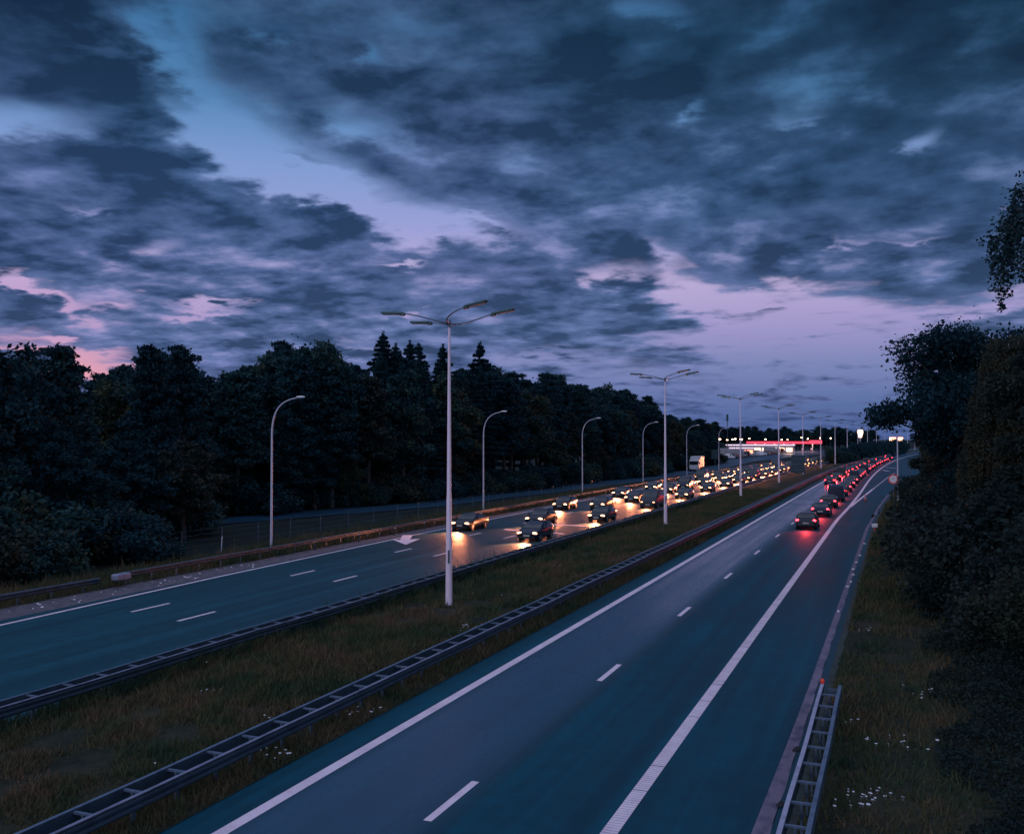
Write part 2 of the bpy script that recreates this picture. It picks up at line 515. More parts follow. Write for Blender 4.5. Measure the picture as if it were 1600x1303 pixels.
M['birch_bark'] = mat('birch_bark', (.30, .28, .32), .8, var=.7, scale=3, stretch=(1, 1, 3))
M['blade'] = leaf_mat('grass_blades', [(.05, (.016, .046, .038)), (.35, (.044, .076, .040)), (.58, (.088, .088, .046)), (.85, (.14, .095, .062))], .22, .85)
M['flower'] = mat('white_petals', (.62, .62, .68), .7, var=.15)

# ================================================================== ground and roads
edge_r = interp([(-40, -2.75), (90, -2.6), (123, -2.0), (153, -1.1), (200, 1.2), (240, 4.5), (300, 11), (360, 20), (460, 40)])


def h_med(x, Y):
    t = min(1, max(0, (x + 23.25) / 9.3))
    return .015 + .16 * math.sin(math.pi * t)


def h_right(x, Y):
    d = x - edge_r(Y) - .6
    return .015 + .05 * min(1, max(0, d)) + .10 * max(0, d - 2.2) + .05 * max(0, d - 5)


g = MB(); S = 5200
g.add([(-S, -300, -.06), (S, -300, -.06), (S, 9000, -.06), (-S, 9000, -.06)], [(0, 1, 2, 3)])
kind(g.build('ground', M['dirt']))
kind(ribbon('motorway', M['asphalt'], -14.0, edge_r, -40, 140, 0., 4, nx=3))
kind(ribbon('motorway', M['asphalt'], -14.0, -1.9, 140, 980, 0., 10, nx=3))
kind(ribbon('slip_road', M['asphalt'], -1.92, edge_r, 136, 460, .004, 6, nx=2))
kind(ribbon('motorway', M['asphalt_far'], -38.3, -23.3, -40, 980, 0., 6, nx=3))
kind(ribbon('hard_shoulder', M['gravel'], interp([(0, -39.4), (60, -39.5), (100, -39.2), (980, -39)]), interp([(0, -36.2), (45, -37.0), (70, -37.95), (110, -38.1), (980, -38.1)]), -40, 980, .006, 5))
ramp_c = interp([(-60, -150), (0, -112), (40, -80), (70, -63.5), (100, -54.5), (150, -49.5), (200, -47.5), (260, -47.5), (330, -52), (420, -58), (520, -62)])
kind(ribbon('service_road', M['asphalt_ramp'], lambda Y: ramp_c(Y) - 3.4, lambda Y: ramp_c(Y) + 3.4, 66, 520, .01, 5))
kind(ribbon('service_area_paving', M['asphalt_ramp'], -112, -50, 330, 760, .0, 12))
kind(ribbon('median_strip', M['soil'], -23.25, -13.95, -40, 980, 0, 3, 18, h_med))
kind(ribbon('right_verge', M['soil'], lambda Y: edge_r(Y) + .62, lambda Y: 60, -40, 400, 0, 4, 26, h_right))
kind(ribbon('left_verge', M['soil'], -43.5, lambda Y: -39.3, -40, 330, .012, 6))
# concrete channel and mossy strip along the right edge
kind(ribbon('kerb_channel', M['concrete'], lambda Y: edge_r(Y) - .02 - .12 * math.exp(-((Y - 16) / 9.) ** 2), lambda Y: edge_r(Y) + .24 + .02 * math.sin(Y * 1.7), -30, 150, .012, 1.0))
kind(ribbon('kerb_strip', M['asphalt_far'], lambda Y: edge_r(Y) + .24, lambda Y: edge_r(Y) + .50, -30, 150, .008, 2))
kind(ribbon('moss_strip', M['moss'], lambda Y: edge_r(Y) + .50, lambda Y: edge_r(Y) + .72 + .03 * math.sin(Y * 2.3), -30, 150, .02, 1.0))

# painted markings: one mesh per carriageway line family
def dashes(name, x, ys, L=2.5, w=.17, z=.005):
    b = MB()
    for Y in ys:
        X = (x(Y) if callable(x) else x) + bd(Y)
        X2 = (x(Y) if callable(x) else x) + bd(Y + L)
        b.add([(X - w / 2, Y - L / 2, z), (X + w / 2, Y - L / 2, z), (X2 + w / 2, Y + L / 2, z), (X2 - w / 2, Y + L / 2, z)], [(0, 1, 2, 3)])
    return kind(b.build(name, M['line']))


kind(ribbon('edge_line', M['line'], -12.97, -12.66, -20, 900, .005, 5))
tk = interp([(-20, -5.48), (100, -5.5), (122, -5.18), (150, -5.0), (900, -4.6)])
# the thick line is laid in short lengths with hairline joints near the bridge
b = MB(); Y = 6.0
while Y < 52:
    L = .135 if random.random() > .08 else .15
    g_ = .012 if random.random() > .12 else .04
    b.add([(tk(Y) - .17, Y, .005), (tk(Y) + .17, Y, .005), (tk(Y + L) + .17, Y + L - g_, .005), (tk(Y + L) - .17, Y + L - g_, .005)], [(0, 1, 2, 3)])
    Y += L
kind(b.build('edge_line', M['line']))
kind(ribbon('edge_line', M['line'], lambda Y: tk(Y) - .17, lambda Y: tk(Y) + .17, Y, 900, .005, 5))
br = interp([(118, -5.15), (130, -4.75), (152, -3.95), (190, -2.6), (239, -1.05), (300, 3.2)])
kind(ribbon('edge_line', M['line'], lambda Y: br(Y) - .15, lambda Y: br(Y) + .15, 120, 164, .009, 4))
dashes('lane_dashes', br, [167 + 6.2 * i for i in range(13)], 2.9, .3, .009)
dashes('lane_dashes', -9.2, [6.9 + 12.56 * i for i in range(66)], 2.5, .19)
dashes('lane_dashes', -29.42, [10.0 + 12.6 * i for i in range(60)], 2.5, .19)
dashes('lane_dashes', -32.98, [11.0 + 12.6 * i for i in range(60)], 2.5, .19)
kind(ribbon('edge_line', M['line'], interp([(-20, -34.6), (15, -35.2), (30, -35.95), (45, -36.75), (70, -37.5), (110, -38.0), (900, -38.0)]),
            interp([(-20, -34.35), (15, -34.95), (30, -35.72), (45, -36.52), (70, -37.3), (110, -37.8), (900, -37.8)]), -20, 900, .009, 5))
kind(ribbon('edge_line', M['line'], -24.35, -24.15, -20, 900, .005, 6))
b = MB()
b.add([(-36.3 + (x_ + 36.3) * .82, 68.0 + (y_ - 68.0) * .82, .0112) for x_, y_ in ((-34.15, 63.97), (-37.6, 67.6), (-36.75, 67.65), (-38.6, 71.6), (-37.8, 72.3), (-36.0, 68.3), (-35.4, 69.3))], [(0, 6, 5, 2, 1), (5, 4, 3, 2)])
kind(b.build('road_arrow', M['line']))
b = MB()
for p, q in (((-32.33, 78.98), (-26.13, 77.12)), ((-31.84, 86.17), (-25.84, 84.25))):
    b.add([(p[0], p[1] - .3, .007), (q[0], q[1] - .3, .007), (q[0], q[1] + .3, .007), (p[0], p[1] + .3, .007)], [(0, 1, 2, 3)])
kind(b.build('cross_line', M['line']))
# gore chevrons between the main lane and the slip lane
b = MB()
for i in range(2):
    Y = 262 + 26 * i
    x0, x1 = tk(Y) + bd(Y) + .5, tk(Y) + bd(Y) + 2.2 + i
    b.add([(x0, Y + 3, .012), (x1, Y - 5, .012), (x1 + .7, Y - 5, .012), (x0 + .7, Y + 3, .012)], [(0, 1, 2, 3)])
kind(b.build('gore_marking', M['line']))

# ------------------------------------------------------------------ grass, as blades
def blades(name, n, xr, yr, hf, h=(.06, .20), w=.019, bias=1.6, m='blade', keep=None):
    """more blades near the bridge, fewer and larger ones far off"""
    u = RNG.random(n) ** bias
    Y = yr[0] + (yr[1] - yr[0]) * u
    xl = np.array([xr[0](y) if callable(xr[0]) else xr[0] for y in Y]); xh = np.array([xr[1](y) if callable(xr[1]) else xr[1] for y in Y])
    X = xl + (xh - xl) * RNG.random(n)
    patch = np.sin(X * 1.9 + Y * .8) * np.sin(X * .7 - Y * 1.3) * .5 + np.sin(X * .35 + 2) * np.sin(Y * .27) * .5
    k = patch > -.42 + .5 * RNG.random(n) - .25
    X, Y, patch = X[k], Y[k], patch[k]
    if keep is not None:
        k = keep(X, Y); X, Y, patch = X[k], Y[k], patch[k]
    n = len(X)
    Z = np.array([hf(x, y) for x, y in zip(X, Y)]) - .01
    n = len(X); sc = 1 + (Y - yr[0]) / 60.0
    tuft = np.clip(np.sin(X * 5.3 + 1.7 * np.sin(Y * 2.1)) * np.sin(Y * 4.4 + X * 1.3), 0, 1) ** 2
    H = (h[0] + (h[1] - h[0]) * RNG.random(n) ** 1.6) * (1 + .45 * patch + 1.1 * tuft) * np.minimum(sc, 1.6)
    a = RNG.random(n) * 2 * np.pi; W = w * sc * (.6 + .8 * RNG.random(n))
    lean = RNG.normal(0, .38, (n, 2)) * H[:, None]
    B = bend(Y)
    P0 = np.stack([X + B - np.cos(a) * W, Y - np.sin(a) * W, Z], 1)
    P1 = np.stack([X + B + np.cos(a) * W, Y + np.sin(a) * W, Z], 1)
    P2 = np.stack([X + B + lean[:, 0], Y + lean[:, 1], Z + H], 1)
    V = np.stack([P0, P1, P2], 1).reshape(-1, 3)
    F = np.arange(3 * n).reshape(-1, 3)
    return kind(link(name, mesh_np(name, V, F), M[m]), 'stuff')


tag(blades('grass', 330000, (-23.0, -14.0), (9, 150), h_med, (.05, .21)), 'rough olive grass covering the strip between the two carriageways', 'grass')
tag(blades('grass', 150000, (lambda y: edge_r(y) + .7, lambda y: 9.0 + y * .03), (14, 150), h_right, (.05, .20)), 'dark green grass on the verge right of the slip lane', 'grass')
tag(blades('grass', 50000, (-43.5, -39.2), (26, 150), lambda x, y: .012, (.12, .4)), 'dark grass beneath the guardrail at the forest edge', 'grass')
tag(blades('grass', 30000, (-23.2, -22.2), (12, 120), h_med, (.15, .42)), 'taller grass growing against the left median guardrail', 'grass')


def leafy(name, n, xl, xr, yr, hmax, size, m, label):
    u = RNG.random(n) ** 1.15; Y = yr[0] + (yr[1] - yr[0]) * u; X = xl + (xr - xl) * RNG.random(n)
    hum = .5 + .5 * np.sin(X * 2.1 + Y * 1.1) * np.sin(Y * 1.7 - X * .6); hum = .25 + .75 * hum
    k = X > xl + .8 * np.sin(Y * .9) + .5 * RNG.random(n)
    X, Y, hum = X[k], Y[k], hum[k]; n = len(X)
    Z = np.array([h_right(x, y) for x, y in zip(X, Y)]) + hmax * hum * np.minimum(1, .35 + (X - xl) * .35) * RNG.random(n) ** .6
    C = np.stack([X + .06 * RNG.normal(size=n), Y, Z], 1)
    nr = RNG.normal(size=(n, 3)); nr[:, 2] += .8; nr /= np.linalg.norm(nr, axis=1)[:, None]
    t = RNG.normal(size=(n, 3)); t -= nr * (t * nr).sum(1)[:, None]; t /= np.linalg.norm(t, axis=1)[:, None]
    bb = np.cross(nr, t); s = (size * (.5 + RNG.random(n)) * (1 + (Y - yr[0]) / 40))[:, None]
    V = np.stack([C - t * s * 1.2, C - bb * s * .5, C + t * s * 1.2, C + bb * s * .5], 1).reshape(-1, 3)
    return tag(kind(link(name, mesh_np(name, V, np.arange(len(V)).reshape(-1, 4)), M[m]), 'stuff'), label, 'weeds')


leafy('undergrowth', 230000, .9, 9.5, (13, 62), .75, .034, 'weed', 'low dark leafy weeds under the trees at lower right')


def umbels(name, spots, label, s=1.):
    b = MB(); st = MB()
    for (x, y, z, n, r) in spots:
        for _ in range(n):
            a = random.random() * 6.28; q = r * math.sqrt(random.random())
            px, py, pz = x + q * math.cos(a), y + q * math.sin(a), z + random.uniform(.14, .34) * s
            rr = random.uniform(.02, .055) * s
            k = [(px + rr * math.cos(t), py + rr * math.sin(t), pz + random.uniform(-.01, .01)) for t in (0, 1.26, 2.51, 3.77, 5.03)]
            b.add(k, [(0, 1, 2, 3, 4)])
            b.add([(px - .002, py, pz - .08), (px + .002, py, pz - .08), (px, py, pz)], [(0, 1, 2)])
    return kind(tag(b.build(name, M['flower']), label, 'flowers'), 'stuff')


umbels('wildflowers', [(.55, 26.5, .1, 9, .6), (.72, 19.8, .1, 14, .45), (-.75, 22.3, .05, 12, .5), (-.95, 21.6, .05, 6, .5), (-.3, 22.5, .05, 8, .5), (-1.3, 28, .05, 5, .3), (.4, 32, .1, 8, .6), (-.4, 26, .1, 5, .7), (-1.2, 42, 0, 5, .3)],
       'small white flower heads scattered in the dark right verge')
umbels('wildflowers', [(-16.2, 36, .1, 22, .6), (-15.6, 22.5, .1, 16, .7), (-19.0, 55, .1, 14, .5), (-15.4, 31, .1, 14, .8), (-22.2, 27, .05, 3, .2), (-15.7, 18, .1, 8, .5), (-19.5, 24, .1, 3, .3), (-14.3, 20, .03, 10, .5), (-14.25, 24, .03, 8, .6), (-18, 45, .1, 6, 2), (-16.5, 60, .1, 6, 1)],
       'small white flower heads scattered in the central strip')
# grit and litter on the left shoulder, and on the right channel
b = MB()
for _ in range(46):
    Y = random.uniform(28, 52); x = random.uniform(-38.8, -36.9); r = random.uniform(.03, .10)
    b.ell((x, Y, .02), (r, r * .8, r * .5), 5, 3)
for x, Y in ((-2.42, 60), (-2.5, 62.5), (-2.45, 66), (-2.35, 70), (-2.5, 55), (-2.4, 57), (-2.55, 47), (-2.3, 78)):
    b.box((x, Y, .05), (.16, .10, .07), random.random() * 3, random.random() * .4)
kind(tag(b.build('litter', M['white_paint']), 'pale stones and scraps of litter along the road edges', 'litter'), 'stuff')
for x, Y, rz in ((-2.52, 25.6, .4), (-2.45, 21.6, .6)):
    b = MB(); b.add([(0, 0, .03), (.28, .05, .06), (.34, .2, .02), (.16, .17, .11), (.02, .12, .04), (.2, .1, .02)], [(0, 1, 3, 4), (1, 2, 3), (0, 5, 1), (1, 5, 2), (4, 3, 5, 0), (3, 2, 5)])
    tag(b.build('tyre_scrap', M['black'], loc=(x, Y, .01), rot=(0, 0, rz)), 'black tyre scrap on the kerb strip ' + ('beside the middle' if Y > 25 else 'near the close end') + ' of the short guardrail', 'tyre scrap')

# ================================================================== guardrails
WP = [(0, .0), (.03, .02), (.085, .06), (.085, .11), (.02, .145), (.02, .175), (.085, .21), (.085, .26), (.03, .30), (0, .31)]


def wob(Y): return .012 * math.sin(Y * .83) + .009 * math.sin(Y * .31 + 2)


def beam(x, y0, y1, sgn, z0=.44, dip=None):
    """W section rail with a lip on top, ridges facing sgn"""
    ys = list(np.arange(y0, y1, 4.0)) + [y1]; prof = WP + [(-.012, .31), (-.012, .0)]
    b = MB(); V = []; F = []; k = len(prof)
    for Y in ys:
        for dxp, dzp in prof:
            V.append(((x(Y) if callable(x) else x) + bd(Y) + sgn * dxp + wob(Y), Y, z0 + dzp + wob(Y * 1.3)))
    for j in range(len(ys) - 1):
        for i in range(k):
            a, c = j * k + i, j * k + (i + 1) % k
            F.append((a, c, c + k, a + k) if sgn < 0 else (a + k, c + k, c, a))
    b.add(V, F)
    b.add(V[:k], [tuple(range(k))]); b.add(V[-k:], [tuple(reversed(range(k)))])
    return b


def rail(name, x, hw, y0, y1, pitch, label, two=True, z0=.44, lim=100, pale=None, group=None, top_m=None, y_first=None):
    r = empty(name, (0, 0, 0), 0, label, 'guardrail', group)
    sides = (-1, 1) if two else (1,)
    for s in sides:
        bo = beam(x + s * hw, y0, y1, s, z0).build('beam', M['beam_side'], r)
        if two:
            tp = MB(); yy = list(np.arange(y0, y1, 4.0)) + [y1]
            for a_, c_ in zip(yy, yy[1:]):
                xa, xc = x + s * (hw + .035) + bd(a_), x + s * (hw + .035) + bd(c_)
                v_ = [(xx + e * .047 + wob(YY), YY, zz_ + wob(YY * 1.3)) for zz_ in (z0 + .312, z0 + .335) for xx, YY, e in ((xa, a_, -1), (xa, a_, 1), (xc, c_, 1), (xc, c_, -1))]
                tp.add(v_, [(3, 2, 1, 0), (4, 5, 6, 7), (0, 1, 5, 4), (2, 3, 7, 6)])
            tp.build('top_rail', (M['steel_pale'] if y1 < 50 else M['steel_mid']) if s == pale else M['steel'], bo)  # strip on the pale side carries the lit top edge in its colour
    post = MB().box((0, 0, (z0 + .28) / 2 - .05), (.05, .10, z0 + .38)).box((0, 0, z0 + .05), (.09, .08, .1)).mesh('post')
    bar = MB().box((0, 0, z0 + .28), (hw * 2 + .02, .07, .045)).mesh('crossbar') if two else MB().box((.0, 0, z0 + .16), (hw * 2, .09, .2)).mesh('spacer')
    post.materials.append(M['steel_dark']); bar.materials.append(M['steel'])
    ys = np.arange(y0 + .4, y1, pitch); st1 = MB(); st2 = MB()
    vis = [Y for Y in ys if y_first is None or Y >= y_first]
    for Y in vis[:lim]:
        link('post', post, None, r, (x + bd(Y), Y, 0)); link('crossbar' if two else 'spacer', bar, None, r, (x + bd(Y), Y, 0))
    rest = [Y for Y in ys if Y not in vis[:lim]]
    if len(rest):
        for Y in rest:
            st1.box((x + bd(Y), Y, (z0 + .28) / 2 - .05), (.05, .10, z0 + .38)); st2.box((x + bd(Y), Y, z0 + .28), (hw * 2 + .02, .07, .045))
        kind(st1.build('posts', M['steel_dark'], r), 'stuff')
        if two: kind(st2.build('crossbars', M['steel'], r), 'stuff')
    return r


rail('guardrail', -14.72, .27, -12, 620, 1.30, 'long double-sided steel guardrail between the central grass and the right carriageway', y_first=11, pale=1)
rail('guardrail', -22.8, .25, -6, 620, 1.30, 'long double-sided steel guardrail between the central grass and the left carriageway', y_first=16, pale=1)
r = rail('guardrail', -1.82, .215, -4, 29.9, 1.25, 'short ladder-like guardrail ending on the right verge with a red reflector', y_first=14, pale=-1)
MB().ell((0, 0, 0), (.07, .035, .085), 10, 6).build('reflector', M['red_reflector'], r, (-2.08, 29.88, .86))
MB().box((-1.8, 29.75, .6), (.36, .012, .22)).build('end_plate', M['steel_dark'], r)
rail('guardrail', -39.5, .10, -10, 39.4, 2.0, 'steel guardrail low in the grass at the left picture edge', two=False, z0=.36)
r = rail('guardrail', -39.4, .10, 40.9, 330, 2.0, 'steel guardrail along the forest edge starting with a pale end box', two=False, z0=.44)
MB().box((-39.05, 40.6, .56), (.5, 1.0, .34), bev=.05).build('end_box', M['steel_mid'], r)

# ================================================================== mast lamps
def bez(p, n=10):
    out = []
    for i in range(n + 1):
        t = i / n; q = [Vector(v) for v in p]
        while len(q) > 1: q = [a.lerp(c, t) for a, c in zip(q, q[1:])]
        out.append(q[0])
    return out


HM = 13.3


def mast():
    r = empty('mast_lamp', (0, 0, 0), 0, 'x', 'street lamp', 'four-headed lamp masts along the central grass strip')
    n = 12; MB().tube([(0, 0, 0), (0, 0, .02), (0, 0, HM * .38), (0, 0, HM * .40), (0, 0, HM)], [.165, .165, .12, .105, .06], 14).build('pole', M['pole'], r)
    MB().tube([(0, 0, 0), (0, 0, .10)], [.24, .21], 14).build('base', M['steel_dark'], r)
    MB().tube([(0, 0, HM - .18), (0, 0, HM + .16)], .085, 12).build('pole_top', M['arm'], r)
    MB().box((.062, -.155, 2.35), (.075, .012, .62), .35).build('door_strip', M['dark_paint'], r)
    for sx, sy, tip in ((-1, -1, (-2.95, -1.22, 13.78)), (-1, 1, (-2.75, 1.35, 13.62)), (1, -1, (2.65, -1.65, 14.0)), (1, 1, (2.85, 1.15, 13.98))):
        T = Vector(tip); d = Vector((sx * 1.0, sy * .06, .17 if sx > 0 else .05)).normalized()
        root = T - d * 1.12
        P = [(sx * .02, 0, HM - .02), (sx * .10, sy * .55, HM + .0), (sx * .25, sy * 1.15 if sx > 0 else sy * .9, HM + .05), (root.x - d.x * .75, root.y - d.y * .7, root.z - d.z * .75 - .05), tuple(root)]
        a = MB().tube(bez(P, 12), [.045 - .0012 * i for i in range(13)], 8).build('arm', M['arm'], r)
        L = MB(); mid = (root + T) / 2
        rz = math.atan2(d.y, d.x); ry = -math.asin(d.z)
        Mx = Matrix.Translation(mid) @ Matrix.Rotation(rz, 4, 'Z') @ Matrix.Rotation(ry, 4, 'Y')
        L.box((0, 0, .02), (1.12, .30, .11), bev=.035)
        L.box((-.52, 0, -.03), (.26, .20, .16), bev=.03)
        me = L.mesh('luminaire'); me.transform(Mx); lo = link('luminaire', me, M['lamp_shell'], r)
        g2 = MB().box((.06, 0, -.052), (.86, .23, .035), bev=.012).mesh('cover'); g2.transform(Mx); link('cover', g2, M['lamp_glass'], lo)
    return r


near_desc = ['tallest lamp mast, nearest the bridge, rising from the central grass before the forest',
             'second nearest four-headed lamp mast in the central grass, in front of the low treeline',
             'third lamp mast in the central grass, standing left of the petrol station lights',
             'fourth lamp mast in the central grass, in front of the red canopy',
             'fifth lamp mast, directly right of the dark sign back in the central grass',
             'sixth lamp mast, in front of the right end of the petrol station',
             'seventh lamp mast, at the near end of the dark central bushes',
             'eighth lamp mast, first one with its foot hidden by the central bushes']
proto = mast()
for i in range(19):
    Y = 40.9 + 45.6 * i
    o = proto if i == 0 else copy_tree(proto)
    o.location = (-19.55 + bd(Y), Y, h_med(-19.55, Y) - .02)
    o.rotation_euler = (0, 0, heading(Y))
    o['label'] = near_desc[i] if i < 8 else 'small distant lamp mast in the tight row fading towards the vanishing point'


def curved_lamp():
    r = empty('curved_lamp', (0, 0, 0), 0, 'x', 'street lamp', 'single curved lamps along the left guardrail')
    pts = [(0, 0, 0), (0, 0, 4.0), (0, 0, 8.0)] + bez([(0, 0, 8.3), (0, 0, 10.3), (.9, 0, 10.75), (2.1, 0, 10.93)], 12)
    MB().tube(pts, [.095, .08, .068] + [.066 - .0022 * i for i in range(13)], 10).build('pole', M['pole_far'], r)
    MB().tube([(0, 0, 0), (0, 0, .25)], [.13, .11], 10).build('base', M['steel_dark'], r)
    h = MB().ell((2.42, 0, 10.99), (.40, .15, .085), 12, 6).build('lamp_head', M['white_paint'], r)
    h.rotation_euler = (0, 0, 0)
    MB().ell((2.47, 0, 10.945), (.27, .11, .075), 10, 5).build('cover', M['lamp_glass'], h)
    return r


names = ['curved lamp with a bent arm, nearest one on the left before the forest',
         'second curved lamp from the left, just right of the tallest mast',
         'third curved lamp from the left, between the tallest mast and the second mast',
         'fourth curved lamp from the left, its head touching the second mast',
         'fifth curved lamp, just right of the second mast',
         'sixth curved lamp, smallest one, left of the parking area']
cp = curved_lamp()
for i, Y in enumerate((57.8, 96.0, 131.5, 167, 205, 243)):
    o = cp if i == 0 else copy_tree(cp)
    o.location = (-41.75, Y, .0); o.rotation_euler = (0, 0, .0); o['label'] = names[i]
    o.location.x = -41.75 + bd(Y)
# lone lamp on the right verge, arm over the slip lane
r = empty('street_lamp', (.15, 130.8, h_right(.15, 130.8) - .02), 0, 'slender lamp pole on the right verge with a long arm reaching left', 'street lamp')
MB().tube([(0, 0, 0), (0, 0, 5), (0, 0, 9.0)], [.11, .09, .07], 10).build('pole', M['pole_far'], r)
MB().tube(bez([(0, 0, 8.9), (-.3, 0, 9.7), (-1.8, 0, 9.9), (-3.2, 0, 10.0)], 8), .045, 8).build('arm', M['arm'], r)
MB().box((-3.75, 0, 10.02), (1.1, .3, .12), bev=.04).build('luminaire', M['lamp_shell'], r)

# ================================================================== signs and small furniture
def prism(b, pts, y, t):
    n = len(pts); v = [(x, y - t / 2, z) for x, z in pts] + [(x, y + t / 2, z) for x, z in pts]
    b.add(v, [tuple(range(n)), tuple(reversed(range(n, 2 * n)))] + [(i, i + n, (i + 1) % n + n, (i + 1) % n) for i in range(n)])
    return b


r = empty('round_sign', (-.36, 130.4, 0), 0, 'round white traffic sign with a red rim beside the lone right lamp pole', 'traffic sign')
Z = 2.95
prism(MB(), [(.62 * math.cos(a), Z + .62 * math.sin(a)) for a in np.linspace(0, 2 * math.pi, 25)[:-1]], 0, .05).build('rim', M['red_reflector'], r)
prism(MB(), [(.47 * math.cos(a), Z + .47 * math.sin(a)) for a in np.linspace(0, 2 * math.pi, 25)[:-1]], -.03, .02).build('face', M['white_paint'], r)
MB().tube([(0, .06, 0), (0, .06, 3.4)], .035, 8).build('post', M['steel_dark'], r)
r = empty('sign_board', (-19.0, 208, h_med(-19, 208)), 0, 'dark back of a large sign board standing in the central grass', 'traffic sign')
MB().box((0, 0, 2.6), (2.7, .08, 3.7), bev=.03).build('board', M['dark_paint'], r)
for sx in (-.8, .8): MB().tube([(sx, .1, 0), (sx, .1, 4.3)], .06, 8).build('post', M['steel_dark'], r)
for z in (1.4, 2.6, 3.8): MB().box((0, -.06, z), (2.5, .04, .08)).build('rail', M['steel_dark'], r)
r = empty('sign_board', (-50.5, 290, 0), 0, 'small dark sign board right of the smallest curved lamp', 'traffic sign')
MB().box((0, 0, 3.4), (2.1, .08, 2.8), bev=.03).build('board', M['dark_paint'], r)
MB().tube([(0, .1, 0), (0, .1, 4.6)], .07, 8).build('post', M['steel_dark'], r)
r = empty('marker_post', (-1.75, 87.5, h_right(-1.75, 87.5)), 0, 'small white box marker with a red reflector on the right verge', 'marker')
MB().box((0, 0, .62), (.46, .20, .34), bev=.04, taper=1.12).build('box', M['white_paint'], r)
MB().box((0, 0, .2), (.12, .09, .5)).build('post', M['steel_dark'], r)
MB().ell((0, -.07, .30), (.10, .03, .08), 8, 5).build('reflector', M['red_reflector'], r)
r = empty('flexible_post', (-3.72, 131, 0), 0, 'short red and white flexible post where the slip lane line divides', 'bollard')
MB().tube([(0, 0, 0), (0, 0, .85)], .09, 10).build('post', M['red_reflector'], r)
MB().tube([(0, 0, .4), (0, 0, .6)], .094, 10).build('band', M['white_paint'], r)
MB().tube([(0, 0, 0), (0, 0, .07)], .2, 10).build('base', M['black'], r)
for i, (x, Y) in enumerate([(-38.85, 58.98), (-38.75, 65), (-38.7, 70.6), (-38.75, 76.1), (-38.7, 82), (-38.7, 88.5)]):
    r = empty('delineator_post', (x, Y, .01), 0, ['nearest', 'second', 'third', 'fourth', 'fifth', 'farthest'][i] + ' small dark edge post beside the left shoulder, along the left guardrail', 'edge post', 'edge posts on the left shoulder')
    MB().tube([(0, 0, 0), (0, 0, .75)], [.06, .05], 8).build('post', M['dark_paint'], r)
    MB().box((0, -.055, .62), (.05, .012, .1)).build('reflector', M['white_paint'], r)
r = empty('stake', (-43.6, 54.6, 0), 0, 'thin pale stake standing behind the left guardrail, left of the nearest curved lamp', 'stake')
MB().tube([(0, 0, 0), (.03, .05, 1.25)], [.04, .035], 8).build('post', M['pole_far'], r)
MB().ell((.03, .05, 1.26), (.045, .045, .03), 8, 4).build('cap', M['steel'], r)
r = empty('wire_fence', (0, 0, 0), 0, 'low wire fence with thin posts between the left guardrail and the service road', 'fence')
FX = interp([(50, -46.8), (70, -46.6), (85, -46.0), (120, -45.0), (170, -43.6)])
pm = MB().tube([(0, 0, -.05), (0, 0, 1.45)], .03, 6).mesh('post'); pm.materials.append(M['steel_dark'])
fy = list(np.arange(50, 150, 4.3)); wires = MB()
for Y in fy: link('post', pm, None, r, (FX(Y), Y, 0))
for z in (.3, .7, 1.1, 1.45): wires.tube([(FX(Y), Y, z) for Y in fy], .006, 4)
wires.build('wires', M['steel_dark'], r)
# thin advertising mast over the far treeline
r = empty('advertising_mast', (-68.5, 425, 0), .3, 'thin mast with a narrow dark panel above the distant treeline', 'mast')
MB().tube([(0, 0, 0), (0, 0, 16)], .16, 8).build('pole', M['dark_paint'], r)
MB().box((0, 0, 17.3), (.9, .3, 3.0), bev=.05).build('panel', M['dark_paint'], r)

# ================================================================== vehicles (front towards local -Y)
PAINT = {
    'black': mat('black_car_paint', (.012, .014, .02), .25, .1, var=.1),
    'navy': mat('navy_car_paint', (.008, .018, .045), .25, .2, var=.1),
    'grey': mat('grey_car_paint', (.03, .037, .05), .28, .4, var=.1),
    'silver': mat('silver_car_paint', (.22, .23, .28), .3, .5, var=.1),
    'red': mat('red_car_paint', (.14, .015, .018), .3, .1, var=.1),
    'white': mat('white_car_paint', (.55, .54, .60), .35, 0, var=.1)}
M['head'] = emis('headlamp_glow', (1.0, .44, .20), 8)
M['tail'] = emis('tail_lamp_glow', (1.0, .03, .045), 14)
M['tail_off'] = mat('tail_lamp_red', (.25, .01, .015), .3)
M['head_off'] = mat('headlamp_clear', (.3, .32, .36), .15)
M['rim'] = mat('wheel_rim', (.25, .26, .3), .35, .6)
M['trim'] = mat('black_trim', (.015, .017, .02), .6)
M['plate'] = mat('blank_plate', (.55, .53, .5), .5)

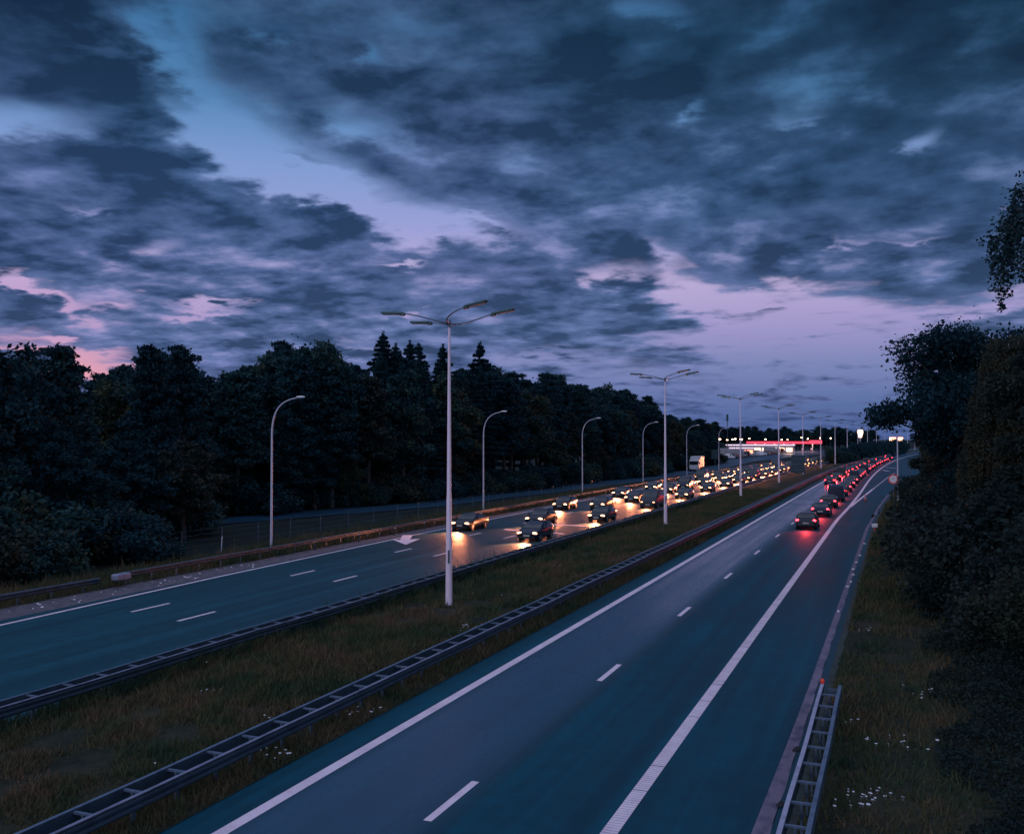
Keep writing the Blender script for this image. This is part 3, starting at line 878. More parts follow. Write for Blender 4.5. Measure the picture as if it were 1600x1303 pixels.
CARS = {
    'hatchback': dict(L=4.15, W=1.78, wh=(.78, 3.30), wr=.31, st=[
        (0, .34, .58, .62, .72, 0), (.08, .24, .68, .71, .90, 0), (.35, .20, .80, .83, .97, 0), (1.0, .19, .92, .96, 1, 0), (1.78, .19, .94, 1.38, 1, 1),
        (2.15, .19, .95, 1.46, 1, 1), (2.95, .19, .96, 1.45, 1, 1), (3.55, .20, .98, 1.38, .99, 1), (3.98, .24, .98, 1.03, .96, 0), (4.10, .30, .80, .83, .92, 0), (4.15, .38, .70, .72, .86, 0)]),
    'saloon': dict(L=4.6, W=1.80, wh=(.85, 3.60), wr=.32, st=[
        (0, .34, .56, .60, .72, 0), (.08, .24, .66, .69, .90, 0), (.4, .20, .78, .81, .97, 0), (1.2, .19, .89, .93, 1, 0), (1.98, .19, .92, 1.34, 1, 1),
        (2.4, .19, .93, 1.43, 1, 1), (3.0, .19, .94, 1.41, 1, 1), (3.3, .19, .95, 1.36, 1, 1), (3.95, .20, .96, 1.01, .98, 0), (4.45, .24, .94, .98, .95, 0), (4.55, .30, .80, .83, .92, 0), (4.6, .38, .70, .72, .86, 0)]),
    'van': dict(L=5.0, W=1.92, wh=(.85, 3.85), wr=.33, st=[
        (0, .36, .66, .70, .78, 0), (.08, .26, .84, .88, .93, 0), (.3, .22, 1.0, 1.05, .98, 0), (.75, .21, 1.15, 1.22, 1, 0), (1.5, .21, 1.18, 1.92, 1, 1),
        (1.9, .21, 1.2, 2.05, 1, 1), (2.7, .21, 1.2, 2.10, 1, 1), (4.7, .21, 1.2, 2.08, 1, 1), (4.95, .26, 1.2, 1.98, .98, 0), (5.0, .36, 1.1, 1.85, .95, 0)]),
}


def car(shape, colour, lit):
    D = CARS[shape]; W = D['W'] / 2; r = empty('car' if shape != 'van' else 'van', (0, 0, 0), 0, 'x', 'car' if shape != 'van' else 'van')
    rings = []
    for t, zb, belt, top, wf, cab in D['st']:
        w = W * wf; tw = (.80 if shape != 'van' else .90) if top - belt > .2 else .93
        rings.append([(w * .90, zb), (w, zb + .22), (w * 1.005, zb + (belt - zb) * .6), (w * .965, belt), (w * tw, top - (.05 if top - belt > .2 else .012)), (w * tw * .72, top), (0, top + .012)])
    V = []; F = []; k = 13; wins = []
    for (t, *_), rg in zip(D['st'], rings):
        full = [(x, z) for x, z in rg] + [(-x, z) for x, z in reversed(rg[:-1])]
        V += [(x, t, z) for x, z in full]
    ns = len(D['st']); cabs = [s[5] for s in D['st']]
    for j in range(ns - 1):
        for i in range(k - 1):
            F.append((j * k + i, j * k + i + 1, (j + 1) * k + i + 1, (j + 1) * k + i))
        F.append((j * k + k - 1, j * k, (j + 1) * k, (j + 1) * k + k - 1))
    b = MB(); b.add(V, F, True); b.add(V[:k], [tuple(range(k))]); b.add(V[-k:], [tuple(reversed(range(k)))])
    b.build('body', PAINT[colour], r)
    g = MB()
    def pane(q, off):
        q = [Vector(V[i]) for i in q]; n = (q[1] - q[0]).cross(q[2] - q[0]).normalized()
        c = sum(q, Vector()) / 4
        if n.dot(c - Vector((0, c.y, .8))) < 0: n = -n
        q2 = [c + (p - c) * .90 + n * off for p in q]; g.add(q2, [(0, 1, 2, 3)])
    last_side = ns if shape != 'van' else 6
    for j in range(ns - 1):
        if cabs[j] and cabs[j + 1] and j < last_side - 1:
            for i in (3, 8): pane((j * k + i, j * k + i + 1, (j + 1) * k + i + 1, (j + 1) * k + i), .008)
        if cabs[j] != cabs[j + 1] and not (shape == 'van' and cabs[j]):
            q = [Vector(V[j * k + 4]), Vector(V[j * k + 8]), Vector(V[(j + 1) * k + 8]), Vector(V[(j + 1) * k + 4])]
            c = sum(q, Vector()) / 4; n = (q[1] - q[0]).cross(q[2] - q[0]).normalized()
            if n.z < 0: n = -n
            g.add([c + (p - c) * .92 + n * .035 for p in q], [(0, 1, 2, 3)])
    g.build('windows', M['glass'], r)
    L = D['L']
    bl = .66 if shape != 'van' else .74
    for s in (-1, 1):
        h = MB().ell((s * W * .70, .13, bl), (.22, .12, .10), 10, 6).build('headlight', M['head'] if lit == 'front' else M['head_off'], r)
        MB().ell((s * W * .80, L - .10, .82 if shape != 'van' else 1.0), (.15, .07, .12 if shape != 'van' else .22), 10, 6).build('tail_light', M['tail'] if lit == 'rear' else M['tail_off'], r)
        MB().box((s * (W + .08), 1.5 if shape != 'van' else 1.2, 1.0 if shape != 'van' else 1.3), (.18, .10, .13 if shape != 'van' else .25), bev=.03).build('mirror', M['trim'], r)
        for wy in D['wh']:
            wr = D['wr']
            w = MB().tube([(s * (W - .21), wy, wr), (s * (W + .008), wy, wr)], wr, 18)
            w.tube([(s * (W - .30), wy, wr + .03), (s * (W + .003), wy, wr + .03)], wr + .05, 18)
            wo = w.build('wheel', M['black'], r)
            MB().tube([(s * (W - .1), wy, wr), (s * (W + .018), wy, wr)], wr * .62, 12).build('rim', M['rim'], wo)
    MB().box((0, .03, .45), (1.1, .06, .16), bev=.02).box((0, .0, .32), (W * 1.5, .10, .10), bev=.02).build('grille', M['trim'], r)
    MB().box((0, -.03, .48), (.52, .02, .11)).build('number_plate', M['plate'], r)
    MB().box((0, L + .01, .60), (.52, .02, .11)).build('number_plate', M['plate'], r)
    if lit == 'front':
        ld = bpy.data.lights.new('headlight_beam', 'SPOT'); ld.energy = BEAM; ld.color = (1.0, .29, .12); ld.spot_size = R(80); ld.spot_blend = .9; ld.shadow_soft_size = .12
        lo = bpy.data.objects.new('headlight_beam', ld); COL.objects.link(lo); lo.parent = r; lo.location = (0, -.15, bl); lo.rotation_euler = (R(90 - 7), 0, math.pi)
    elif lit == 'rear':
        ld = bpy.data.lights.new('tail_light_glow', 'SPOT'); ld.energy = TAILW; ld.color = (1.0, .05, .06); ld.spot_size = R(120); ld.spot_blend = .8; ld.shadow_soft_size = .3
        lo = bpy.data.objects.new('tail_light_glow', ld); COL.objects.link(lo); lo.parent = r; lo.location = (0, L + .12, .8); lo.rotation_euler = (R(90 - 14), 0, 0)
    return r


BEAM, TAILW = 3600, 420


def lorry(cab_c, lit, length=8.5):
    r = empty('lorry', (0, 0, 0), 0, 'x', 'lorry')
    c = MB().box((0, .95, 1.75), (2.4, 1.9, 2.3), bev=.14, taper=.97); c.box((0, .12, .8), (2.42, .3, .75), bev=.08)
    c.build('cab', PAINT[cab_c], r)
    MB().box((0, -.02, 2.05), (2.1, .06, .85), bev=.02).box((1.19, .8, 2.05), (.04, .8, .7), bev=.01).box((-1.19, .8, 2.05), (.04, .8, .7), bev=.01).build('windows', M['glass'], r)
    MB().box((0, 2.1 + (length - 2.1) / 2, 2.3), (2.5, length - 2.1, 2.7), bev=.05).build('cargo_box', PAINT['white' if cab_c != 'silver' else 'silver'], r)
    MB().box((0, length / 2, .75), (1.1, length - .4, .3)).build('chassis', M['trim'], r)
    for s in (-1, 1):
        MB().box((s * .9, -.05, .8), (.38, .08, .2), bev=.03).build('headlight', M['head'] if lit == 'front' else M['head_off'], r)
        MB().box((s * 1.0, length + .02, .95), (.35, .06, .16), bev=.02).build('tail_light', M['tail'] if lit == 'rear' else M['tail_off'], r)
        MB().box((s * 1.38, .3, 2.1), (.12, .2, .55), bev=.03).build('mirror', M['trim'], r)
        for wy in (1.3, length - 2.4, length - 1.3):
            w = MB().tube([(s * .85, wy, .5), (s * 1.2, wy, .5)], .5, 18).build('wheel', M['black'], r)
            MB().tube([(s * 1.0, wy, .5), (s * 1.22, wy, .5)], .28, 12).build('rim', M['rim'], w)
    if lit == 'front':
        ld = bpy.data.lights.new('headlight_beam', 'SPOT'); ld.energy = BEAM; ld.color = (1.0, .29, .12); ld.spot_size = R(80); ld.spot_blend = .9; ld.shadow_soft_size = .12
        lo = bpy.data.objects.new('headlight_beam', ld); COL.objects.link(lo); lo.parent = r; lo.location = (0, -.2, .8); lo.rotation_euler = (R(90 - 7), 0, math.pi)
    return r


PROTO = {}


def vehicle(kindv, col, lit):
    k = (kindv, col, lit)
    if k not in PROTO:
        PROTO[k] = lorry(col, lit) if kindv == 'lorry' else car(kindv, col, lit)
        return PROTO[k]
    return copy_tree(PROTO[k])


ORD = ['first', 'second', 'third', 'fourth', 'fifth', 'sixth', 'seventh', 'eighth', 'ninth', 'tenth', 'eleventh', 'twelfth', 'thirteenth', 'fourteenth', 'fifteenth', 'sixteenth', 'seventeenth', 'eighteenth', 'nineteenth', 'twentieth', 'twenty-first', 'twenty-second', 'twenty-third', 'twenty-fourth', 'twenty-fifth', 'twenty-sixth', 'twenty-seventh', 'twenty-eighth', 'twenty-ninth', 'thirtieth', 'thirty-first', 'thirty-second', 'thirty-third', 'thirty-fourth', 'thirty-fifth', 'thirty-sixth']
CN = {'black': 'black', 'navy': 'dark blue', 'grey': 'grey', 'silver': 'silver', 'red': 'dark red', 'white': 'white'}
rq = random.Random(5)


def queue(X, ys, lit, lane, group, pool):
    for i, Y in enumerate(ys):
        kv, col = pool[i % len(pool)]
        v = vehicle(kv, col, lit)
        toward = lit == 'front'
        v.location = (X + bd(Y) + rq.uniform(-.15, .15), Y, .006)
        v.rotation_euler = (0, 0, heading(Y) + (0 if toward else math.pi))
        L = 4.4
        if not toward: v.location.y += L
        where = ORD[i] + ' from the bridge, '
        v['label'] = CN[col] + ' ' + kv + (' with headlights on, ' if toward else ' with red tail lights, ') + where + lane
        v['group'] = group


pool = [('hatchback', 'navy'), ('saloon', 'black'), ('van', 'grey'), ('saloon', 'grey'), ('hatchback', 'black'), ('saloon', 'navy')]
pool2 = [('saloon', 'black'), ('hatchback', 'grey'), ('saloon', 'navy'), ('hatchback', 'black'), ('van', 'navy')]


def spaced(a, b, lo, hi):
    out = []; y = a
    while y < b:
        out.append(y); k = max(.62, 1 - max(0, y - 90) / 260.); y += rq.uniform(lo, hi) * k
    return out


queue(-26.7, spaced(70, 400, 13, 22), 'front', 'in lane by central guardrail', 'oncoming traffic', pool)
queue(-31.2, spaced(83, 400, 14, 24), 'front', 'in middle lane', 'oncoming traffic', pool2)
queue(-35.2, spaced(76, 300, 20, 34), 'front', 'in lane by left shoulder', 'oncoming traffic', pool[3:] + pool[:3])
queue(-7.3, spaced(88, 400, 12, 19), 'rear', 'beside the thick white line', 'departing traffic', pool2[1:] + pool2[:1])
queue(-10.9, [176, 196, 214, 229, 243, 262, 281, 303, 322, 345, 366, 390, 420, 450, 480], 'rear', 'in lane by central guardrail', 'departing traffic', pool)
v = vehicle('lorry', 'white', 'none'); v.location = (-46.6, 238, .02); v.rotation_euler = (0, 0, .03)
tag(v, 'white lorry without lights on the service road, left of the third mast', 'lorry')

# ================================================================== trees
TR = np.random.default_rng(3)


def leaf_quads(C, size, up=.35, asp=1.5):
    """C (n,3) leaf centres -> quads with scattered facing"""
    n = len(C); nrm = TR.normal(size=(n, 3)); nrm[:, 2] += up * 2; nrm /= np.linalg.norm(nrm, axis=1)[:, None]
    t = TR.normal(size=(n, 3)); t -= nrm * (t * nrm).sum(1)[:, None]; t /= np.linalg.norm(t, axis=1)[:, None]
    b = np.cross(nrm, t); s = (size * (.55 + .9 * TR.random(n)))[:, None]
    a = t * s * asp * .5; c = b * s * .5
    V = np.stack([C - a, C - c * .9 + a * .1, C + a, C + c], 1).reshape(-1, 3)
    return V


def blob_pts(c, r, n):
    d = TR.normal(size=(n, 3)); d /= np.linalg.norm(d, axis=1)[:, None]
    q = TR.random(n) ** .45
    q = np.where(TR.random(n) < .16, q * (1 + .42 * TR.random(n)), q)
    bump = 1 + .25 * np.sin(d[:, 0] * 5 + c[0]) * np.cos(d[:, 1] * 4 + c[1] * 2)
    return np.asarray(c) + d * (q * bump)[:, None] * np.asarray(r)


def crown_mesh(name, parts, size, up=.35, asp=1.5):
    V = leaf_quads(np.concatenate(parts), size, up, asp)
    return mesh_np(name, V, np.arange(len(V)).reshape(-1, 4))


def limb(b, p, q, r0, r1, n=5, wob=.25, sides=6):
    p, q = Vector(p), Vector(q); pts = []
    for i in range(n + 1):
        t = i / n; w = math.sin(math.pi * t) * wob
        pts.append(p.lerp(q, t) + Vector((TR.normal() * w, TR.normal() * w, w * .6)))
    b.tube(pts, [r0 + (r1 - r0) * i / n for i in range(n + 1)], sides)


def broad(H, Rc, leaf, per, nclump, base=.28, seed_flat=1.0):
    """round-headed tree: clumps of leaves at the ends of limbs"""
    b = MB(); limb(b, (0, 0, 0), (TR.normal() * .3, TR.normal() * .3, H * .8), H * .022, .05, 7, .15, 8)
    parts = []
    zc = H * (1 + base) / 2; hz = H * (1 - base) / 2
    for i in range(nclump):
        d = TR.normal(size=3); d /= np.linalg.norm(d)
        q = .42 + .68 * TR.random()
        w = 1 - .25 * max(0, d[2])
        c = np.array([d[0] * Rc * q * w, d[1] * Rc * q * w, zc + d[2] * hz * q * .92])
        r = (.09 + .12 * TR.random()) * Rc + .26
        parts.append(blob_pts(c, (r * 1.15, r * 1.15, r * .8), int(per * (.6 + .8 * TR.random()))))
        if i % 2 == 0: limb(b, (0, 0, H * (.25 + .4 * TR.random())), c, H * .008, .03, 4, .2, 5)
    parts.append(blob_pts((0, 0, zc), (Rc * .6, Rc * .6, hz * .75), int(per * nclump * .12)))
    return b.mesh('trunk'), crown_mesh('crown', parts, leaf)


def pine(H, Rc, leaf, per, n):
    b = MB(); limb(b, (0, 0, 0), (TR.normal() * .4, TR.normal() * .4, H * .97), H * .017, .05, 8, .12, 8)
    parts = []
    for i in range(n):
        t = (i + TR.random()) / n; z = H * (.34 + .64 * t)
        rr = Rc * (1 - .72 * t ** 1.6) * (.45 + .65 * TR.random()); a = i * 2.4 + TR.random()
        c = np.array([rr * math.cos(a), rr * math.sin(a), z + .4 * TR.random()])
        r = .55 + .75 * TR.random() * (1 - .4 * t)
        parts.append(blob_pts(c, (r * 1.3, r * 1.3, r * .6), int(per * (.6 + .8 * TR.random()))))
        parts.append(blob_pts(c * np.array([.55, .55, 1]), (r * 1.1, r * 1.1, r * .5), int(per * .35)))
        limb(b, (0, 0, z - .9), c, .07, .02, 3, .12, 4)
    parts.append(blob_pts((0, 0, H * .985), (.35, .35, .6), int(per * .5)))
    return b.mesh('trunk'), crown_mesh('crown', parts, leaf, .5)


def spruce(H, Rc, leaf):
    b = MB(); limb(b, (0, 0, 0), (0, 0, H), H * .015, .02, 6, .03, 8)
    parts = []; z = H * .10
    while z < H * .985:
        t = z / H; L = Rc * (1 - t) ** .85 * (.85 + .3 * TR.random()) + .12; nb = int(6 + 5 * (1 - t))
        for k in range(nb):
            a = TR.random() * 6.28; l = L * (.7 + .45 * TR.random())
            n = int(24 + 120 * l); s = TR.random(n) ** .8
            wid = .06 + .20 * l * (1 - s) * .7
            x = s * l; y = TR.normal(size=n) * wid * .6; dz = -.22 * x + .12 * (s ** 2) * l + TR.normal(size=n) * .06
            parts.append(np.stack([x * math.cos(a) - y * math.sin(a), x * math.sin(a) + y * math.cos(a), z + dz], 1))
        z += .42 + .25 * TR.random() + .02 * H * (1 - t)
    parts.append(np.stack([TR.normal(size=30) * .05, TR.normal(size=30) * .05, H * (.955 + .055 * TR.random(30))], 1))
    return b.mesh('trunk'), crown_mesh('crown', parts, leaf, .3, 2.2)


def weeping(H, Rc, leaf, nstr, zlow=.35, stren=1.0):
    """birch: fine twigs hanging in curtains"""
    b = MB(); limb(b, (0, 0, 0), (.4, 0, H * .95), H * .014, .04, 8, .12, 8)
    parts = []; strands = MB()
    for i in range(nstr):
        a = TR.random() * 6.28; t = TR.random(); z = H * (zlow + .15 + (.85 - zlow - .02) * t)
        rr = Rc * (1 - .6 * t ** 2) * math.sqrt(TR.random() * .85 + .15)
        c = np.array([rr * math.cos(a), rr * math.sin(a), z])
        if i % 5 == 0: limb(b, (.4 * z / H, 0, z - rr * .7), c, .05, .012, 4, .15, 4)
        parts.append(blob_pts(c, (.45, .45, .28), 26))
        L = (1.0 + 2.2 * TR.random()) * stren; n = int(L * 60); s = TR.random(n)
        parts.append(np.stack([c[0] + TR.normal(size=n) * .085 + .15 * s, c[1] + TR.normal(size=n) * .085, c[2] - s * L], 1))
    return b.mesh('trunk'), crown_mesh('crown', parts, leaf, 0, 1.6)


def bush(H, Rc, leaf, per, n):
    b = MB(); parts = []
    for i in range(n):
        a = TR.random() * 6.28; rr = Rc * math.sqrt(TR.random()); t = TR.random()
        c = np.array([rr * math.cos(a), rr * math.sin(a), H * (.12 + .72 * t) * (1 - .35 * (rr / Rc) ** 2)])
        r = .25 * H * (.6 + .7 * TR.random())
        parts.append(blob_pts(c, (r * 1.1, r * 1.1, r), int(per * (.6 + .8 * TR.random()))))
        limb(b, (c[0] * .15, c[1] * .15, 0), c, .035, .01, 3, .08, 4)
    return b.mesh('stems'), crown_mesh('crown', parts, leaf)


PRO = {
    'broad': [broad(16, 4.4, .27, 260, 62, .2), broad(15, 3.8, .27, 250, 56, .15), broad(17, 5.0, .28, 260, 70, .22)],
    'oak': [broad(17, 6.0, .27, 360, 80, .25)],
    'pine': [pine(18, 3.4, .26, 190, 58), pine(17, 2.9, .26, 180, 50), pine(19, 3.8, .26, 190, 62)],
    'spruce': [spruce(20, 4.6, .20), spruce(18, 4.1, .20)],
    'bush': [bush(3.2, 2.4, .14, 560, 28), bush(2.6, 2.1, .14, 540, 26), bush(4.2, 2.6, .15, 560, 32)],
    'near_bush': [bush(3.2, 2.4, .085, 1300, 30), bush(2.8, 2.1, .085, 1300, 28)],
    'near_broad': [broad(15, 4.2, .13, 1000, 74, .10), broad(13, 3.8, .13, 1000, 68, .06), broad(15, 4.8, .14, 1000, 76, .12)],
    'near_oak': [broad(15.5, 5.4, .155, 1000, 74, .30)],
    'birch': [weeping(17, 4.0, .085, 330, .60, .7)],
    'curtain': [weeping(15, 3.6, .10, 900, .05, 1.3)],
}
HT = {'broad': (16, 15, 17), 'oak': (17,), 'pine': (18, 17, 19), 'spruce': (20, 18), 'bush': (3.2, 2.6, 4.2), 'near_bush': (3.2, 2.8), 'near_broad': (15, 13, 15), 'near_oak': (15.5,), 'birch': (17,), 'curtain': (15,)}
LM = {'near_bush': 'weed', 'broad': 'leaf', 'oak': 'leaf', 'pine': 'needle', 'spruce': 'needle', 'bush': 'leaf', 'near_broad': 'leaf_warm', 'near_oak': 'leaf', 'birch': 'birch_leaf', 'curtain': 'leaf_warm'}
NM = {'near_bush': 'bush', 'broad': 'broadleaf_tree', 'oak': 'oak_tree', 'pine': 'pine_tree', 'spruce': 'spruce_tree', 'bush': 'bush', 'near_broad': 'broadleaf_tree', 'near_oak': 'oak_tree', 'birch': 'birch_tree', 'curtain': 'birch_tree'}
for k, L in PRO.items():
    for tm, cm in L:
        tm.materials.append(M['birch_bark' if k in ('birch', 'curtain') else 'bark']); cm.materials.append(M[LM[k]])
rt = random.Random(21)


def plant(k, x, y, H, label, group, z=0., wide=1., v=None, cat=None, mat_over=None):
    i = rt.randrange(len(PRO[k])) if v is None else v
    tm, cm = PRO[k][i]; s = H / HT[k][i]
    o = empty(NM[k], (x, y, z), rt.random() * 6.28, label, cat or ('bush' if 'bush' in k else 'tree'), group)
    o.scale = (s * wide, s * wide, s)
    link('stems' if 'bush' in k else 'trunk', tm, None, o); c = link('crown', cm, None, o)
    if mat_over:
        c.material_slots[0].link = 'OBJECT'; c.material_slots[0].material = M[mat_over]
    return o


SKY = [(-200, 540), (0, 536), (20, 540), (48, 588), (90, 543), (112, 562), (140, 592), (165, 575), (190, 556), (235, 546), (262, 575), (282, 546), (310, 566), (335, 575), (360, 566), (390, 560), (420, 560), (450, 535), (480, 530),
       (510, 545), (530, 560), (545, 578), (560, 570), (578, 558), (598, 522), (618, 540), (640, 536), (655, 540), (670, 548), (690, 540), (712, 558), (735, 560), (750, 538), (772, 562), (790, 580), (820, 588), (850, 586), (880, 592), (900, 600), (940, 602), (975, 612), (1000, 614), (1015, 625), (1030, 634), (1050, 645), (1075, 643), (1100, 652), (1120, 662), (1140, 668), (1200, 668), (1330, 668), (1370, 672), (1400, 680)]


def screen(X, Y, Z):
    d = Vector((X, Y, Z - 8)); F = Vector((-math.sin(PSI) * math.cos(TH), math.cos(PSI) * math.cos(TH), math.sin(TH)))
    Rt = Vector((math.cos(PSI), math.sin(PSI), 0)); U = Rt.cross(F); w = d.dot(F)
    return 800 + 1500 * d.dot(Rt) / w, 651.5 - 1500 * d.dot(U) / w


def h_sky(X, Y, drop=0.):
    """real height that reaches the height of the wood seen over that bearing"""
    sx, _ = screen(X, Y, 8); ty = float(np.interp(sx, [p[0] for p in SKY], [p[1] for p in SKY])) + drop
    depth = Y * math.cos(PSI) - X * math.sin(PSI)
    return 8 + (686 - ty) * depth / 1500, sx


def zone(sx):
    for lim, t in ((60, 'at the left picture edge'), (330, 'left of the nearest curved lamp'), (520, 'behind the nearest curved lamp'), (700, 'left of the tallest mast'), (900, 'just right of the tallest mast'), (1040, 'left of the second mast'), (1130, 'right of the second mast')):
        if sx < lim: return t
    return 'behind the petrol station'


# marked single trees of the skyline: (picture bearing, kind, distance line X)
single = [(90, 'pine', -60, 'slim ragged pine standing clear against the pink sky'), (18, 'broad', -58, 'loose-crowned broadleaf tree at the left picture edge'), (282, 'pine', -62, 'pointed pine left of the nearest curved lamp'), (235, 'pine', -61, 'broad dark pine rising left of the nearest curved lamp'), (478, 'oak', -66, 'round oak crown rising highest just behind the nearest curved lamp'),
          (598, 'spruce', -72, 'tallest pointed spruce, left of tallest mast'), (618, 'spruce', -76, 'thin spruce tip beside the tallest spruce'), (654, 'spruce', -75, 'spruce between the tallest spruce and the tallest mast'), (640, 'spruce', -79, 'slender spruce behind the row left of the tallest mast'), (692, 'spruce', -72, 'spruce partly hidden by the tallest mast'), (750, 'spruce', -70, 'spiky spruce standing alone right of the tallest mast')]
for sx, k, X, lab in single:
    lo, hi = 10., 600.
    for _ in range(40):
        mid = (lo + hi) / 2
        if screen(X, mid, 8)[0] < sx: lo = mid
        else: hi = mid
    H, _ = h_sky(X, lo, -2); plant(k, X, lo, H, lab, None, wide=1.3 if k == 'spruce' else .95)
cnt = 0
for row, X0, dropr, dy_ in ((0, -57.5, 26, 6.2), (1, -64, 12, 6.0), (2, -71, 5, 7.0), (3, -80, 2, 8.0)):
    Y = 22. + row * 3
    while Y < 335:
        X = X0 - (max(0, 70 - Y) * .25 if row < 2 else 0) + rt.uniform(-1.6, 1.6)
        X = min(X, ramp_c(Y) - 5.5 - 7 * row) if Y > 45 else X - 3
        H, sx = h_sky(X, Y, dropr * rt.uniform(.2, 1.4) + rt.choice((-6, 0, 3, 8, 14)))
        if 570 < sx < 780: H -= 1.6
        if sx > -150 and sx < 1118:
            H = min(max(H, 9), 23)
            spr = 560 < sx < 770
            k = 'spruce' if spr and rt.random() < .45 else ('pine' if rt.random() < .7 else 'broad')
            yl = row == 0 and rt.random() < .16
            plant(k, X, Y, H, ('yellow-tinged ' if yl else 'dark ') + NM[k].replace('_', ' ') + ' in the ' + ['front', 'second rank', 'middle', 'back'][row] + ' of the wood, ' + zone(sx), 'trees of the wood on the left', wide=rt.uniform(.92, 1.2), mat_over='leaf_warm' if yl else None)
            cnt += 1
        Y += dy_ * rt.uniform(.75, 1.25)
# low growth closing the foot of the wood
Y = 26.
while Y < 330:
    X = min(-47.5, ramp_c(Y) - 5.0) if Y > 62 else rt.uniform(-50, -46.5)
    k = 'bush' if rt.random() < .55 else 'broad'
    Hh = rt.uniform(2.6, 4.8) if k == 'bush' else rt.uniform(5, 8)
    if Y < 62 and k == 'broad': X -= 4
    sx = screen(X, Y, 2)[0]
    plant(k, X + rt.uniform(-1.2, .6), Y, Hh, ('low bush' if k == 'bush' else 'young low tree') + ' at the foot of the wood, ' + zone(sx), 'undergrowth at the foot of the wood', wide=1.25, mat_over='leaf_warm' if rt.random() < .2 else None)
    if Y < 110:
        plant('bush', X - rt.uniform(3.5, 6), Y + 1.5, rt.uniform(3.5, 5.5), 'low bush at the foot of the wood, ' + zone(sx), 'undergrowth at the foot of the wood', wide=1.2)
        plant('broad', X - rt.uniform(7, 9), Y + 2.5, rt.uniform(7, 10), 'young low tree at the foot of the wood, ' + zone(sx), 'undergrowth at the foot of the wood', wide=1.1)
    Y += rt.uniform(2.6, 4.2) + Y * .008
# distant trees behind the service area and past the far end of the road
for i in range(58):
    t = i / 57; X = -172 + 158 * t + rt.uniform(-3, 3); Y = 700 + rt.uniform(-18, 30) - 200 * max(0, .35 - t)
    H, sx = h_sky(X, Y, rt.uniform(-2, 5))
    H = min(max(H, 10), 22)
    plant('pine' if rt.random() < .5 else 'broad', X, Y, H, 'small distant dark tree in the line behind the petrol station', 'far trees behind the petrol station', wide=1.5)
# bushes and small trees in the central strip beyond the seventh mast
for i in range(34):
    Y = 322 + i * 9.5; X = -18.6 + rt.uniform(-2.2, 2.4) + bd(Y)
    H = rt.uniform(4.2, 6.2) + min(2.5, i * .12)
    plant('bush' if i % 3 else 'broad', X, Y, H, ('low dark bush' if i % 3 else 'small dark tree') + ' in the central strip beyond the seventh mast', 'bushes growing in the central strip', wide=1.05)
# right-hand trees
right = [
    ('near_oak', 4.7, 63, 15.2, 'dark oak leaning towards the road, its boughs against the sky on the right', 1.0), ('near_broad', 7.4, 50, 13.2, 'loose leafy tree at the right picture edge, beside the drooping birch', 1.0), ('curtain', 5.9, 57, 13.0, 'drooping brownish birch right of the oak', .95),
    ('near_broad', 5.2, 74, 13.6, 'dense tree just behind the oak on the right', .9), ('near_broad', 5.4, 84, 13.6, 'second tree behind the oak on the right', .95), ('near_broad', 5.6, 95, 14.0, 'third tree behind the oak on the right', 1.),
    ('near_broad', 5.6, 108, 13.0, 'fourth tree behind the oak on the right', 1.), ('near_broad', 6.0, 122, 13.5, 'fifth tree behind the oak on the right', 1.), ('near_broad', 7.0, 138, 14.5, 'tree behind the lone right lamp pole', 1.),
    ('broad', 9.0, 160, 15, 'dark tree past the lone right lamp pole', 1.), ('broad', 12.5, 190, 16, 'dark tree where the slip lane bends away', 1.), ('broad', 17.5, 225, 16, 'farthest dark tree beside the slip lane', 1.),
    ('broad', 9.5, 75, 15, 'tree deep in the wood on the right', 1.1), ('broad', 10.5, 100, 15, 'tree deep in the wood behind the third right-hand tree', 1.1), ('near_broad', 9.8, 58, 13.2, 'tree deep in the wood right of the drooping birch', 1.05), ('near_broad', 9.0, 44, 11.2, 'lower leafy tree at the right picture edge', 1.0),
]
for k, x, y, H, lab, w in right: plant(k, x, y, H, lab, None, h_right(x, y) - .05, w)
plant('birch', 7.7, 39, 18.0, 'tall birch beyond the right picture edge, hanging twigs in the upper right', None, h_right(8.3, 39), 1.12)
rb = [(4.3, 40, 3.4), (6.6, 35, 3.6), (4.0, 46, 3.6), (5.2, 49, 5.2), (3.8, 53, 4.0), (6.9, 41, 4.8), (4.1, 61, 4.4), (4.0, 70, 4.4), (4.1, 80, 4.2), (4.3, 92, 4.4), (4.5, 104, 4.4), (4.5, 116, 4.4), (8.2, 31, 4.0), (7.5, 46, 6.2)]
for i, (x, y, H) in enumerate(rb):
    plant('near_bush', x, y, H, ['dark leafy bush', 'low sprawling bush', 'brownish bush'][i % 3] + ' under the right-hand trees, ' + ORD[i] + ' planted', None, h_right(x, y) - .05, 1.1, mat_over='leaf_warm' if i % 3 == 0 else None)

# ================================================================== petrol station and parking, far off on the left
M['red_lit'] = emis('red_lit_fascia', (1.0, .05, .09), 1.6)
M['warm_lit'] = emis('warm_lit_window', (1.0, .55, .36), 2.4)
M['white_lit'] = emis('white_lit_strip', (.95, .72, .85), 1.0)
M['bulb'] = emis('lamp_bulb', (1.0, .60, .35), 14)
M['wall'] = mat('station_wall', (.35, .33, .38), .7)
M['roof'] = mat('station_roof', (.12, .13, .17), .7)


